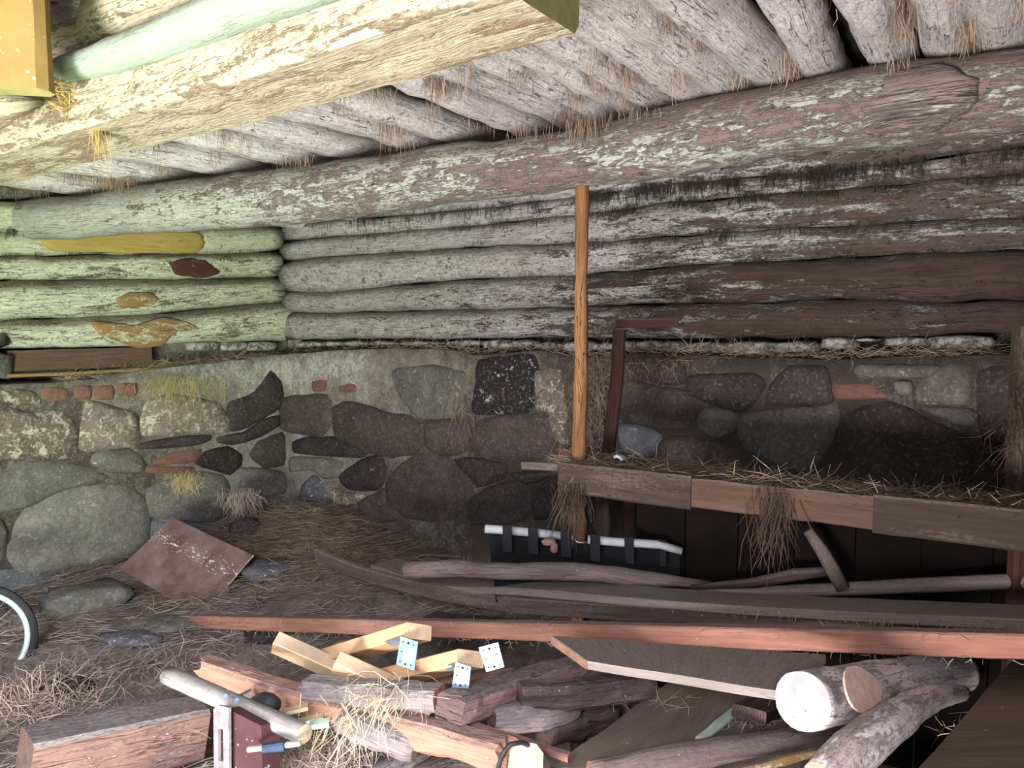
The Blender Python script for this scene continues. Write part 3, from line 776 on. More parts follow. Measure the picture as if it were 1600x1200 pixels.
# ================================================================== POSTS AND TROUGH
pA, pB = P(910, 288, 3.1), P(905, 722, 3.12)
pC = pA + (pB - pA) * 1.62; pC.z = floor_z(pC.x, pC.y) - .02
log('post', [pA + Vector((0, 0, .03)), pA + (pB - pA) * .33, pA + (pB - pA) * .66 + Vector((.004, 0, 0)), pB, pC], [.028, .0265, .029, .030, .028], M['post_pine'], M['end'], n=12, step=.05, amp=.005, freq=9, sq=.85,
    label='slim orange-brown pine prop standing under the ceiling beam', cat='post')
rk = empty('wooden_rack', P(950, 705, 3.45), 'dark reddish post with a short crossbar near the back wall', 'rack')
timber('upright', [P(968, 516, 3.5), P(963, 600, 3.47), P(950, 712, 3.42)], .06, .05, M['dark_red'], M['end_dark'], parent=rk, c=.012, up=Vector((0, 1, .1)))
timber('crossbar', [P(962, 505, 3.54), P(1010, 505, 3.5), P(1060, 504, 3.46)], .03, .042, M['dark_red'], M['end'], parent=rk, c=.006)

tr = empty('hay_trough', P(1200, 800, 2.6) * 1.0, 'long hay-filled feeding trough of dark boards on the right', 'trough')
def TL(a, b, t): return a + (b - a) * t
fa, fb = P(876, 746, 3.05), P(1660, 835, 2.17)
tt = lambda px: ((px - 800) / F * fa.y - fa.x) / ((fb.x - fa.x) - (px - 800) / F * (fb.y - fa.y))
timber('front_board', [TL(fa, fb, tt(876)), TL(fa, fb, tt(1085))], .035, .128, M['dark_brown'], M['end_dark'], parent=tr, amp=.004, c=.008)
timber('front_board', [TL(fa, fb, tt(1082)) + Vector((0, .01, 0)), TL(fa, fb, tt(1376)) + Vector((0, .01, 0))], .035, .112, M['orange_brown'], M['end_dark'], parent=tr, amp=.004, c=.006, label='lighter orange-brown board')
timber('front_board', [TL(fa, fb, tt(1373)), fb], .04, .13, M['dark_brown'], M['end_dark'], parent=tr, amp=.004, c=.008)
ba, bc = P(874, 706, 3.3), P(1680, 806, 2.36)
timber('back_rail', [ba, TL(ba, bc, .5) + Vector((0, 0, .004)), bc], .03, .035, M['orange_brown'], M['end'], parent=tr)
slab('trough_bottom', [fa + Vector((.03, .03, .01)), fb + Vector((0, .03, .01)), bc + Vector((0, -.01, -.06)), ba + Vector((.03, -.01, -.05))], .025, M['dark_brown'], parent=tr)
for px, py, d, w_ in [(909, 768, 3.16, .062), (1600, 850, 2.3, .08)]:
    a = P(px, py, d + .04); b = Vector((a.x, a.y + .02, floor_z(a.x, a.y) - .02)); a.z += .03
    timber('leg', [a, b], w_, .05, M['dark_red'], M['end_dark'], parent=tr, up=Vector((0, 1, 0)), c=.01)
for k in range(7):  # black boards added behind the trough to stand for the unlit void
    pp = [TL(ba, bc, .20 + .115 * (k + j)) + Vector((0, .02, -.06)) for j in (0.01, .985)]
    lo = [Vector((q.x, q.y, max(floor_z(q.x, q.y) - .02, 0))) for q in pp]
    slab('shade_board', [pp[0], pp[1], lo[1], lo[0]], .02, M['void'], nu=2, nv=6, amp=.006, parent=tr)
its = []
for i in range(2600):
    t = random.random(); s = random.random()
    p = TL(fa, fb, t) * (1 - s) + TL(ba, bc, t) * s + Vector((0, .03, 0)); z = TL(fa, fb, t).z + .045 + .02 * noise.noise(Vector((t * 12, s * 3, 0)))
    p.z = z + random.uniform(-.03, .015)
    d = Vector((random.uniform(-1, 1), random.uniform(-1, 1), random.uniform(-.25, .35))).normalized() * random.uniform(.05, .13)
    its.append((p, d, rv(.008)))
straws('hay', its, M['hay'], parent=tr, kind='stuff', width=.0035)
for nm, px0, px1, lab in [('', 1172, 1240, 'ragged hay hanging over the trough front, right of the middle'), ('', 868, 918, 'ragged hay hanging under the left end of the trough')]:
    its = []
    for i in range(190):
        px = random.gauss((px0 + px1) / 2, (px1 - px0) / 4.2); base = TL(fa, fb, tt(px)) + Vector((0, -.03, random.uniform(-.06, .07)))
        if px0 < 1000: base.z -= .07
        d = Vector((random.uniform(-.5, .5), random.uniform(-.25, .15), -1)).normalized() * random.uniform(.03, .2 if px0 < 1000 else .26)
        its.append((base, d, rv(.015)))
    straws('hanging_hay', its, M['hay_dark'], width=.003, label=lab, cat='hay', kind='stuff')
timber('wedge', [P(818, 727, 3.4), P(874, 729, 3.3)], .04, .036, M['grey_brown'], M['end'], label='short weathered batten end left of the trough', cat='batten')
# stakes leaning against the wall behind the trough
for px0, y0, px1, y1, d, r, lab, mt in [(938, 770, 942, 850, 3.55, .03, 'grey split stake under the trough, left of the dark one', 'grey_brown'), (984, 778, 982, 850, 3.5, .03, 'dark red split stake under the trough', 'dark_red')]:
    a, b = P(px0, y0, d), P(px1, y1, d); b = a + (b - a) * ((a.z - floor_z(b.x, b.y)) / (a.z - b.z))
    timber('stake', [a + Vector((0, 0, .1)), b], r * 2, r * 1.4, M[mt], M['end_dark'], up=Vector((0, 1, 0)), c=.01, amp=.008, label=lab, cat='stake')
# curved white scrap in the hay
its = []
pth = [(P(960, 716, 3.02), 1.), (P(966, 714, 3.02), 1.), (P(972, 716, 3.01), 1.), (P(977, 721, 3.0), 1.)]
sweep('plastic_scrap', [(p + Vector((0, .03, 0)), s) for p, s in pth], rect(.035, .012, .003), M['tube_white'], label='small curved white scrap in the trough hay', cat='scrap')
# right hand dark post
a = P(1606, 560, 2.6); b = Vector((a.x, a.y, floor_z(a.x, a.y))); a.z = 1.62
timber('dark_post', [a, b], .09, .08, M['dark_brown'], M['end_dark'], up=Vector((0, 1, 0)), c=.015, label='dark rough post at the right edge beside the trough end', cat='post')

# folding cot frame with black cloth
cot = empty('folding_cot', P(900, 940, 3.04), 'folding camp bed frame, grimy white tube with black straps and cloth', 'bed')
log('tube', [P(758, 826, 3.06), P(820, 831, 3.05), P(878, 837, 3.04)], [.018] * 3, M['tube_white'], M['strap'], parent=cot, n=14, amp=0)
log('tube', [P(918, 843, 3.03), P(980, 848, 3.02), P(1030, 851, 3.01), P(1065, 861, 3.0)], [.018, .018, .018, .016], M['tube_white'], M['strap'], parent=cot, n=14, amp=0)
log('joint', [P(877, 838, 3.04), P(896, 841, 3.03)], [.013, .010], M['tube_white'], parent=cot, n=10, amp=0, step=.02)
log('wire_link', [P(895, 838, 3.03), P(900, 846, 3.02), P(912, 848, 3.02), P(919, 846, 3.03)], [.004] * 4, M['steel'], parent=cot, n=6, amp=0, step=.02)
for x0, x1 in [(785, 799), (825, 840), (876, 892), (922, 937), (976, 990), (1030, 1040)]:
    y = lerp_tab([(758, 826), (878, 837), (918, 843), (1030, 851), (1065, 861)], (x0 + x1) / 2)
    a, b = P(x0, y - 9, 3.0), P(x1, y - 8, 3.0); c_, d_ = P(x1 + 1, y + 34, 2.99), P(x0 + 1, y + 32, 2.99)
    slab('strap', [a, b, c_, d_], .012, M['strap'], nu=2, nv=6, amp=.006, parent=cot)
slab('cloth', [P(762, 834, 3.07), P(1062, 862, 3.03), P(1060, 960, 3.02), P(775, 940, 3.06)], .01, M['cloth'], nu=24, nv=6, amp=.03, freq=5, parent=cot)
rock('crumb', P(857, 847, 3.0), (.028, .016, .014), M['rust'], parent=cot, seed=3)
rock('crumb', P(866, 856, 3.0), (.016, .016, .02), M['rust'], parent=cot, seed=5)

# ================================================================== FLOOR FINDS, LEFT
T, Lc, Bc = P(268, 808, 4.9), P(186, 889, 4.6), P(315, 960, 4.2)
slab('hardboard_panel', [Lc, Bc, Bc + T - Lc, T], .012, M['hardboard'], M['end_pale'], nu=12, nv=10, amp=.008, label='brown hardboard panel with flaking white paint leaning by the stone wall', cat='board')

# bicycle wheel
wc = P(-44, 1002, 3.55); wr = .262
wh = empty('bicycle_wheel', wc - Vector((0, 0, wr + .02)), 'bicycle wheel standing at the left edge of the picture', 'wheel')
ax = Vector((.42, -1, .12)).normalized(); ux = ax.cross(Vector((0, 0, 1))).normalized(); uy = ux.cross(ax).normalized()
def ring(name, rr, rad, mat, fx=1., n=56, off=0):
    pth = []; vs, fs = [], []; m_ = 10
    for i in range(n):
        a = 2 * math.pi * i / n; rd = ux * math.cos(a) + uy * math.sin(a)
        for j in range(m_):
            b = 2 * math.pi * j / m_
            vs.append(wc + rd * (rr + rad * math.cos(b)) + ax * (rad * fx * math.sin(b) + off))
    for i in range(n):
        for j in range(m_):
            k, l = (i + 1) % n, (j + 1) % m_
            fs.append((i * m_ + j, k * m_ + j, k * m_ + l, i * m_ + l))
    return mk(name, vs, fs, mat, wh, None, True)
ring('tyre', wr, .017, M['tyre'], 1.)
ring('rim', wr - .026, .015, M['rim'], 1.1)
ring('tyre_tread', wr + .013, .006, M['tyre'], 2.2)
for sgn in (-1, 1):
    log('hub', [wc - ax * .035, wc + ax * .035], [.02, .02], M['steel'], M['steel'], parent=wh, n=10, amp=0) if sgn == 1 else None
for i in range(28):
    a = 2 * math.pi * i / 28; rd = ux * math.cos(a) + uy * math.sin(a); b2 = a + (.55 if i % 2 else -.55); rh = ux * math.cos(b2) + uy * math.sin(b2)
    log('spoke', [wc + rh * .02 + ax * .028 * (1 if i % 4 < 2 else -1), wc + rd * (wr - .03)], [.0016] * 2, M['steel'], parent=wh, n=4, amp=0, step=.5)

# rocks on the floor by the left wall
for px, py, d, s, mt, rot, lab in [
    (135, 935, 4.25, (.24, .15, .10), 'stone_grey', .5, 'long low rock on the floor between the wheel and the brown panel'),
    (262, 992, 3.9, (.13, .09, .035), 'stone_grey', -.3, 'flat stone slab with a reddish broken edge on the floor'),
    (205, 1010, 3.7, (.17, .08, .025), 'stone_blue', -.2, 'bluish dusty stone half sunk in the floor litter'),
    (420, 895, 4.55, (.16, .12, .06), 'stone_blue', .1, 'grey stone in the straw right of the brown panel'),
    (380, 800, 5.3, (.1, .08, .10), 'stone_red', .1, 'small reddish stone behind the top of the brown panel'),
    (100, 1085, 3.2, (.12, .08, .04), 'stone', .1, 'dark stone in the litter behind the big sawn beam'),
    (420, 985, 3.75, (.12, .1, .05), 'stone', .7, 'dark stone under the long red plank')]:
    p = P(px, py, d); p.z = floor_z(p.x, p.y) + s[2] * .35
    rock('rock', p, s, M[mt], rot=rot, seed=px, label=lab, cat='stone')
timber('grey_batten', [P(190, 1003, 3.9), P(280, 953, 4.3)], .02, .015, M['stake'], M['end'], label='thin grey stick on the floor left of the brown panel', cat='stick') if 0 else None
slab('straw_board', [P(500, 852, 5.2), P(690, 856, 5.05), P(720, 868, 4.85), P(500, 858, 5.05)], .015, M['grey_brown'], nu=6, nv=3, label='grey board end lying flat on the hay heap', cat='board')
slab('floor_board', [P(640, 975, 3.6), P(680, 955, 3.9), P(800, 966, 3.7), P(790, 985, 3.4)], .015, M['dark_brown'], label='small dark board lying behind the long red plank', cat='board')

# ================================================================== LONG TIMBERS ACROSS
timber('red_plank', [P(288, 970, 4.0), P(1680, 1009, 1.9) + (P(1680, 1009, 1.9) - P(288, 970, 4.0)) * .15], .045, .070, M['red_plank'], M['end'], step=.05, amp=.003, freq=12, label='long red-brown sawn plank spanning from the straw to the right edge', cat='plank')
timber('bowed_plank', [P(600, 882, 3.7), P(700, 912, 3.35), P(830, 917, 3.05), P(1070, 937, 2.75), P(1300, 951, 2.45), P(1600, 965, 2.1), P(1900, 984, 1.8)], .16, .034, M['grey_board'], M['end'], label='upper bowed grey-brown board with dusty broad top', cat='board')
timber('bowed_plank', [P(495, 866, 3.85), P(560, 893, 3.65), P(640, 915, 3.4), P(766, 940, 3.1), P(900, 951, 2.9), P(1070, 962, 2.7), P(1300, 975, 2.45), P(1480, 985, 2.3)], .028, .072, M['grey_brown'], M['end_dark'], roll=R(12), label='lower bowed plank lying on edge, curving up at its left end', cat='board')
log('pole', [P(1035, 924, 2.95), P(1170, 924, 2.8), P(1296, 921, 2.65), P(1450, 914, 2.5), P(1680, 904, 2.25)], [.008, .018, .024, .026, .028], M['grey_board'], M['end'], n=10, amp=.004, label='thin stripped pole lying behind the bowed boards on the right', cat='pole')
log('bark_log', [P(635, 891, 3.1), P(700, 889, 3.05), P(780, 892, 3.0), P(900, 893, 2.95), P(1000, 903, 2.95), P(1110, 913, 2.95)], [.037, .037, .033, .037, .033, .016], M['bark'], M['end_pale'], n=14, amp=.008, freq=9, label='thin bark-covered log with a cut left end under the trough', cat='log')
log('branch', [P(1080, 918, 2.9), P(1180, 910, 2.78), P(1240, 898, 2.7), P(1292, 893, 2.66)], [.012, .02, .026, .02], M['bark_dark'], M['end_dark'], n=9, amp=.005, label='dark branch rising to the leaning stick', cat='branch')
log('leaning_stick', [P(1262, 828, 2.66), P(1283, 858, 2.64), P(1300, 888, 2.62), P(1318, 920, 2.60)], [.018, .022, .025, .025], M['grey_brown'], M['end'], n=10, amp=.005, sq=.7, label='short stick leaning in the dark under the trough', cat='stick')

# ================================================================== FRESH LUMBER WITH BRACKETS
e0 = P(653.5, 987, 2.15)
Lv = Vector((.47, -.45, .31)).normalized(); Wv = Vector((.073, .053, -.033)); Wv = (Wv - Lv * Wv.dot(Lv)).normalized(); Tv = Lv.cross(Wv).normalized()
if Tv.z < 0: Tv = -Tv
def stud(name, a, b, wide, thin, mat, lab):
    return sweep(name, [(a + (b - a) * i / 6, 1.) for i in range(7)], rect(.095, .045, .003, 1), mat, M['fresh_end'], axes=(wide, thin), amp=.0, label=lab, cat='timber')
stud('stud', e0, e0 - Lv * .62, Wv, Tv, M['fresh'], 'fresh pine stud tilted up highest, steel bracket under its end')
e4 = P(735, 1029, 2.05)
stud('stud', e4, e4 - Lv * .5, Wv, Tv, M['fresh'], 'fresh pine stud with bracket in front of the first, nearest the bright plate')
Dv = Vector((.85, 0, -.4)).normalized(); Dw = (Lv - Dv * Lv.dot(Dv)).normalized(); Dt = Dv.cross(Dw).normalized()
if Dt.z < 0: Dt = -Dt
e1 = P(430, 1003, 2.42)
stud('stud', e1, e1 + Dv * .24, Dw, Dt, M['fresh2'], 'short pale pine stud end behind, leftmost of the fresh pieces')
e3 = P(524, 1035, 2.2)
stud('stud', e3, e3 + Dv * .33, Dw, Dt, M['fresh2'], 'fresh pine cross stud running down between the two tilted ones')
def bracket(cpx, d, lab, mat, leg=None, sticker=True):
    c = [P(x, y, dd) for (x, y), dd in zip(cpx, d)]
    r = empty('angle_bracket', sum(c, Vector()) / 4, lab, 'bracket')
    slab('plate', c, .003, M[mat], nu=4, nv=5, amp=0, parent=r)
    nrm = (c[1] - c[0]).cross(c[3] - c[0]).normalized(); nrm = nrm if nrm.dot(CAM - c[0]) > 0 else -nrm
    def at(u, v, o=.0012): return c[0] * (1 - u) * (1 - v) + c[1] * u * (1 - v) + c[2] * u * v + c[3] * (1 - u) * v + nrm * o
    ex = (c[1] - c[0]).normalized(); ey = nrm.cross(ex)
    for u, v, s in [(.2, .15, 1), (.5, .14, 1.7), (.8, .14, 1), (.2, .5, 1), (.8, .42, 1), (.2, .85, 1), (.5, .88, 1.7), (.8, .85, 1)]:
        q = at(u, v); rr = .0022 * s
        vs = [q + ex * rr * math.cos(k * math.pi / 4) + ey * rr * math.sin(k * math.pi / 4) + nrm * h for h in (0, .0008) for k in range(8)]
        mk('bolt_hole', vs, [tuple(range(8, 16))] + [(k, (k + 1) % 8, 8 + (k + 1) % 8, 8 + k) for k in range(8)], M['hole'], r)
    if sticker:
        s = slab('sticker', [at(.32, .35, .002), at(.85, .3, .002), at(.82, .72, .002), at(.3, .76, .002)], .0006, M['sticker'], nu=1, nv=1, amp=0, parent=r)
        vs, fs = [], []
        for k in range(9):
            u = .38 + .045 * k; w2 = .012 if k % 3 else .022
            for uu, vv in ((u, .5), (u + w2, .5), (u + w2, .64), (u, .64)): vs.append(at(uu, vv, .0028))
            fs.append((4 * k, 4 * k + 1, 4 * k + 2, 4 * k + 3))
        mk('print_lines', vs, fs, M['print'], s)
    if leg:
        l = [P(x, y, dd) for x, y, dd in leg]; slab('mounting_leg', l, .003, M['zinc_dark'], nu=2, nv=2, amp=0, parent=r)
    return r
bracket([(626, 994), (653, 1003), (647, 1048), (619, 1038)], [2.10, 2.07, 2.07, 2.10], 'galvanised bracket with white sticker under the highest stud', 'zinc', [(600, 1003, 2.17), (627, 994, 2.11), (640, 999, 2.10), (616, 1011, 2.14)])
bracket([(712, 1034), (736, 1042), (732, 1076), (706, 1074)], [2.0, 1.98, 1.98, 2.0], 'galvanised bracket half buried behind the pinkish beam end', 'zinc', [(688, 1042, 2.07), (712, 1035, 2.01), (722, 1040, 2.0), (702, 1049, 2.04)])
bracket([(748, 1012), (778, 1004), (788, 1042), (760, 1050)], [1.98, 1.97, 1.97, 1.98], 'bright shining steel plate standing alone right of the studs', 'zinc_glare', None, False)

# ================================================================== FOREGROUND PILE
def down(p, dz): return p + Vector((0, 0, dz))
def upd(p, dz): return p + Vector((0, 0, dz))
timber('sawn_beam', [down(P(34, 1150, 2.08), -.09), down(P(308, 1098, 2.44), -.09)], .155, .18, M['sawn_red'], M['end_dark'], step=.05, amp=.006, freq=8, c=.012, sub=3, label='big squared old beam at the bottom left, grey top and reddish side', cat='beam')
st = log('round_stake', [P(262, 1055, 2.25), P(370, 1101, 2.05), P(476, 1147, 1.88)], [.027, .027, .026], M['stake'], M['end_pale'], n=16, step=.05, amp=.002, sq=.9, dome=.15, label='silver-grey rounded rail with two bolt heads lying over the maroon box', cat='rail')
for px, py, d in [(352, 1088, 2.055), (370, 1095, 2.03)]:
    p = P(px, py, d); log('bolt_head', [p, p + (CAM - p).normalized() * .006], [.009, .008], M['bolt'], M['bolt'], parent=st, n=8, amp=0, step=.01)
bx = empty('maroon_box', P(370, 1200, 1.95), 'upright maroon box with a pale slotted side frame', 'box')
slab('front_panel', [P(356, 1108, 1.98), P(408, 1134, 1.9), P(411, 1250, 1.86), P(357, 1250, 1.92)], .06, M['maroon'], nu=5, nv=8, amp=.001, parent=bx)
for c_ in ([(333, 1108), (340, 1103), (342, 1240), (335, 1240)], [(348, 1103), (357, 1106), (358, 1240), (350, 1240)], [(340, 1102), (349, 1104), (350, 1140), (341, 1138)], [(341, 1188), (350, 1190), (350, 1240), (341, 1240)]):
    slab('frame_strip', [P(x, y, 1.99 - (x - 333) * .0016 - (y - 1100) * .0004) for x, y in c_], .008, M['frame_grey'], nu=2, nv=5, amp=.001, parent=bx)
slab('slot_lining', [P(338, 1136, 2.03), P(352, 1137, 2.0), P(353, 1192, 1.98), P(339, 1190, 2.0)], .01, M['maroon'], nu=1, nv=1, amp=0, parent=bx)
pb = timber('pale_bar', [P(388, 1171, 1.86), P(470, 1161, 1.83)], .012, .012, M['offcut'], M['end_pale'], c=.002, label='thin pale bar wrapped with blue-black tape by the maroon box', cat='bar')
timber('tape_wrap', [P(412, 1169, 1.845), P(446, 1165, 1.835)], .022, .022, M['tape'], parent=pb, c=.005)
log('bottle', [P(398, 1098, 2.2), P(412, 1096, 2.17), P(420, 1099, 2.14), P(426, 1103, 2.12)], [.020, .028, .03, .028], M['black_plastic'], M['black_plastic'], n=14, step=.01, amp=0, dome=.5, label='black rounded plastic cap behind the grey rail', cat='cap')
timber('wood_lump', [P(372, 1098, 2.25), P(396, 1088, 2.27)], .05, .045, M['sawn_red'], M['end_pale'], amp=.008, c=.012, label='small pinkish wood lump beside the black cap', cat='wood')
for a, b, mt, lab in [((425, 1118, 2.1), (482, 1104, 2.12), 'offcut', 'pale yellow offcut, upper one beside the rail'), ((444, 1135, 2.03), (506, 1121, 2.05), 'offcut', 'pale yellow offcut, lower one beside the rail'), ((484, 1133, 1.98), (516, 1129, 1.98), 'mint', 'mint green painted sliver')]:
    timber('offcut', [P(*a), P(*b)], .03, .014, M[mt], M['end_pale'], c=.002, label=lab, cat='offcut')
timber('split_timber', [P(318, 1043, 2.5), P(420, 1078, 2.36), P(500, 1100, 2.22), P(620, 1132, 2.03), P(790, 1180, 1.82)], .075, .078, M['sawn_orange'], M['end_orange'], step=.03, amp=.008, freq=14, c=.012, sub=3, rag=.05, label='long orange-brown split timber lying diagonally, ragged at its left end', cat='timber')
timber('grey_timber', [P(480, 1074, 2.16), P(580, 1084, 2.08), P(688, 1090, 2.0)], .085, .062, M['weathered'], M['end'], step=.03, amp=.006, freq=14, c=.016, sub=3, label='weathered grey timber lying on the split orange one', cat='timber')
timber('beam_end', [P(702, 1108, 1.94), P(830, 1068, 2.26), P(960, 1036, 2.62)], .095, .085, M['pinkgrey'], M['blackened'], step=.03, amp=.006, freq=12, c=.014, sub=3, label='pinkish grey beam with a cracked end and a round knot', cat='beam')
kp = P(762, 1119, 1.98); log('knot', [kp, kp + (CAM - kp).normalized() * .012], [.016, .015], M['dark_red'], M['maroon'], n=12, amp=0, step=.02, label='round reddish knot stump', cat='knot') if 0 else None
timber('charred_timber', [P(810, 1087, 2.1), P(900, 1084, 2.15), P(1012, 1070, 2.3)], .08, .072, M['blackened'], M['end_dark'], step=.03, amp=.009, freq=14, c=.016, sub=3, label='cracked dark timber with a blue-white smear, right of the pinkish beam', cat='timber')
log('worn_block', [P(768, 1124, 2.04), P(810, 1119, 2.08), P(866, 1112, 2.16), P(900, 1098, 2.25)], [.03, .04, .042, .03], M['weathered'], M['end_dark'], n=12, step=.03, amp=.012, freq=12, sq=.6, label='worn grey block under the two beam ends', cat='block')
log('rotten_wood', [P(850, 1150, 2.15), P(900, 1135, 2.25), P(960, 1115, 2.4)], [.04, .045, .035], M['bark_dark'], M['end_dark'], n=12, step=.03, amp=.02, freq=14, label='dark rotten wood left of the large dusty sheet', cat='wood')
timber('red_batten', [P(725, 1130, 2.0), P(890, 1184, 1.85)], .025, .022, M['red_plank'], M['end'], label='thin red batten between the split timber and the dusty sheet', cat='batten')
timber('red_batten', [P(640, 1072, 2.35), P(804, 1048, 2.3)], .02, .02, M['red_plank'], M['end'], label='thin red batten passing behind the bright steel plate', cat='batten')
timber('cut_post_end', [P(822, 1188, 1.72), P(850, 1232, 2.1)], .085, .08, M['pale_bark'], M['end_pale'], c=.02, amp=.004, label='pale cut post end at the bottom edge beside a black cable', cat='post')
log('cable_loop', [P(775, 1215, 1.74), P(783, 1185, 1.72), P(797, 1163, 1.72), P(815, 1160, 1.73), P(838, 1172, 1.76)], [.006] * 5, M['black_plastic'], M['black_plastic'], n=8, step=.02, amp=0, label='black cable looping over the pale post end', cat='cable')
log('grey_log', [P(570, 1232, 1.98), P(640, 1192, 2.1), P(720, 1158, 2.25)], [.04, .042, .04], M['weathered'], M['end'], n=12, step=.04, amp=.006, label='grey log under the split timber at the bottom', cat='log')
log('bark_piece', [P(640, 1225, 1.9), P(700, 1195, 2.0), P(790, 1200, 2.0)], [.03, .035, .03], M['bark_dark'], M['end_dark'], n=12, step=.04, amp=.012, label='dark bark piece at the bottom edge under the split timber', cat='bark')
log('birch_scrap', [P(535, 1128, 2.06), P(590, 1150, 2.0), P(650, 1172, 1.96)], [.03, .04, .03], M['weathered'], M['end_pale'], n=12, step=.03, amp=.015, freq=14, label='frayed pale wood under the straw tuft', cat='wood')

slab('wide_board', [P(862, 994, 2.3), P(918, 1033, 2.1), P(1228, 1081, 1.86), P(1290, 1022, 2.05)], .026, M['grey_board'], M['pale_edge'], nu=4, nv=18, amp=.003, label='wide grey board with an orange sawn end and pale front edge', cat='board')
wbd = bpy.data.objects['wide_board']
q0, q1 = P(862, 994, 2.3), P(918, 1033, 2.1); od = (q0 - P(1290, 1022, 2.05)).normalized() * .003
slab('sawn_end', [q0 + od, q1 + od, q1 + od - Vector((0, 0, .026)), q0 + od - Vector((0, 0, .026))], .003, M['end_orange'], nu=6, nv=1, amp=0, parent=wbd, label='orange sawn end')
slab('dusty_sheet', [P(862, 1198, 1.9), P(1045, 1066, 2.5), P(1270, 1072, 2.42), P(1335, 1215, 1.75)], .015, M['sheet'], M['end_dark'], nu=14, nv=14, amp=.006, label='large dusty brown sheet lying under the wide board', cat='board')
slab('dark_sheet', [P(1585, 1028, 2.25), P(1720, 1028, 2.1), P(1740, 1260, 1.35), P(1385, 1260, 1.55)], .014, M['sheet_dark'], M['end_dark'], nu=12, nv=14, amp=.004, label='dark brown sheet filling the bottom right corner', cat='board')
tl = log('cut_log', [P(1254, 1096, 1.75), P(1300, 1087, 1.86), P(1370, 1073, 2.05), P(1440, 1060, 2.25), P(1500, 1050, 2.45)], [.070, .072, .071, .068, .064], M['pale_bark'], M['end_white'], n=24, step=.03, amp=.005, freq=12, label='thick pale log with a white sawn end facing the viewer', cat='log')
cc = P(1338, 1078, 1.86)
def disc(name, c, ea, eb, nrm, mat, parent, th=.006, label=None):
    n = 20; vs = []; uv = []
    for h in (0, th):
        for k in range(n):
            a = 2 * math.pi * k / n; j = 1 + .07 * math.sin(3 * a + 1)
            vs.append(c + ea * math.cos(a) * j + eb * math.sin(a) * j + nrm * h)
    fs = [tuple(range(n, 2 * n))] + [(k, (k + 1) % n, n + (k + 1) % n, n + k) for k in range(n)]
    for f in fs: uv.append([((vs[i] - c).dot(ea.normalized()), (vs[i] - c).dot(eb.normalized())) for i in f])
    return mk(name, vs, fs, mat, parent, uv, label=label)
la = (P(1400, 1067, 2.13) - P(1300, 1087, 1.86)).normalized(); ln = (CAM - cc); ln = (ln - la * ln.dot(la)).normalized(); lb = la.cross(ln)
disc('cut_facet', P(1306, 1085, 1.87) + ln * .069, la * .10, lb * .056, ln, M['cut_facet'], tl, .006, 'pink planed facet showing growth rings')
log('crooked_branch', [P(1285, 1222, 1.6), P(1340, 1170, 1.68), P(1395, 1125, 1.8), P(1450, 1093, 2.0), P(1505, 1082, 2.2)], [.05, .053, .047, .037, .022], M['pale_bark'], M['end_pale'], n=16, step=.03, amp=.006, freq=12, label='crooked pale branch in front of the thick cut log', cat='branch')
log('grey_log', [P(925, 1215, 1.78), P(1080, 1182, 1.86), P(1200, 1165, 1.95), P(1330, 1142, 2.1)], [.04, .04, .04, .038], M['bark'], M['end'], n=12, step=.04, amp=.006, label='long bark-grey log along the bottom edge under the cut log', cat='log')
timber('orange_lath', [P(1125, 1212, 1.66), P(1318, 1166, 1.8)], .012, .02, M['bare_orange'], M['end_pale'], c=.002, label='thin orange lath at the bottom in front of the grey log', cat='lath')
timber('wood_block', [P(1170, 1116, 2.02), P(1215, 1098, 2.35)], .095, .036, M['dark_brown'], M['end_dark'], c=.004, label='short brown block under the wide board', cat='block')
timber('pale_strip', [P(1094, 1156, 1.95), P(1152, 1108, 2.15)], .028, .014, M['mint'], M['offcut'], c=.003, label='pale greenish strip leaning on the short brown block', cat='strip')

# ================================================================== STRAW, HAY, COBWEBS
its = []
while len(its) < 15000:
    x, y = random.uniform(-3.6, 1.0), random.uniform(2.1, 6.3)
    m_ = noise.noise(Vector((x * 1.5, y * 1.5, 5)))
    if m_ < random.uniform(-.5, .5): continue
    a = random.uniform(0, 6.28) if random.random() < .6 else noise.noise(Vector((x, y, 0))) * 5
    d = Vector((math.cos(a), math.sin(a), random.uniform(-.08, .3))).normalized() * random.uniform(.05, .18)
    its.append((Vector((x, y, floor_z(x, y) + random.uniform(0, .03))), d, rv(.012)))
straws('floor_straw', its, M['hay_pink'], width=.0035, label='dull straw scattered over the earth floor', cat='straw', kind='stuff')
its = []
for i in range(9000):
    x, y = random.gauss(-1.35, .6), random.gauss(5.1, .45)
    a = random.uniform(0, 6.28)
    d = Vector((math.cos(a), math.sin(a), random.uniform(-.1, .25))).normalized() * random.uniform(.07, .22)
    its.append((Vector((x, y, floor_z(x, y) + random.uniform(.0, .05))), d, rv(.02)))
straws('hay_heap', its, M['hay'], width=.0038, label='heap of old hay below the stone wall in the corner', cat='hay', kind='stuff')
def tuft(px, py, d, sx, n, L, mat, lab, dirv=(0, 0, 0), name='straw_tuft', width=.003, sz=.02):
    its = []
    for i in range(n):
        p = P(px, py, d) + Vector((random.gauss(0, sx), random.gauss(0, sx * .6), random.gauss(0, sz)))
        dd = (rv(1.) + Vector(dirv)).normalized() * random.uniform(.4, 1) * L
        its.append((p, dd, rv(L * .18)))
    return straws(name, its, mat, width=width, label=lab, cat='straw', kind='stuff')
tuft(30, 1100, 3.0, .14, 900, .16, M['hay_mid'], 'pale straw heap behind the big sawn beam at the left edge', (0, 0, .1))
tuft(180, 1055, 3.35, .2, 700, .15, M['hay_pink'], 'straw lying on the dung in front of the flat stones', (.3, 0, .1))
tuft(600, 1085, 2.0, .07, 170, .13, M['hay_pale'], 'pale straw tuft draped over the grey and the split timber', (-.3, -.2, -.7), width=.0022, sz=.015)
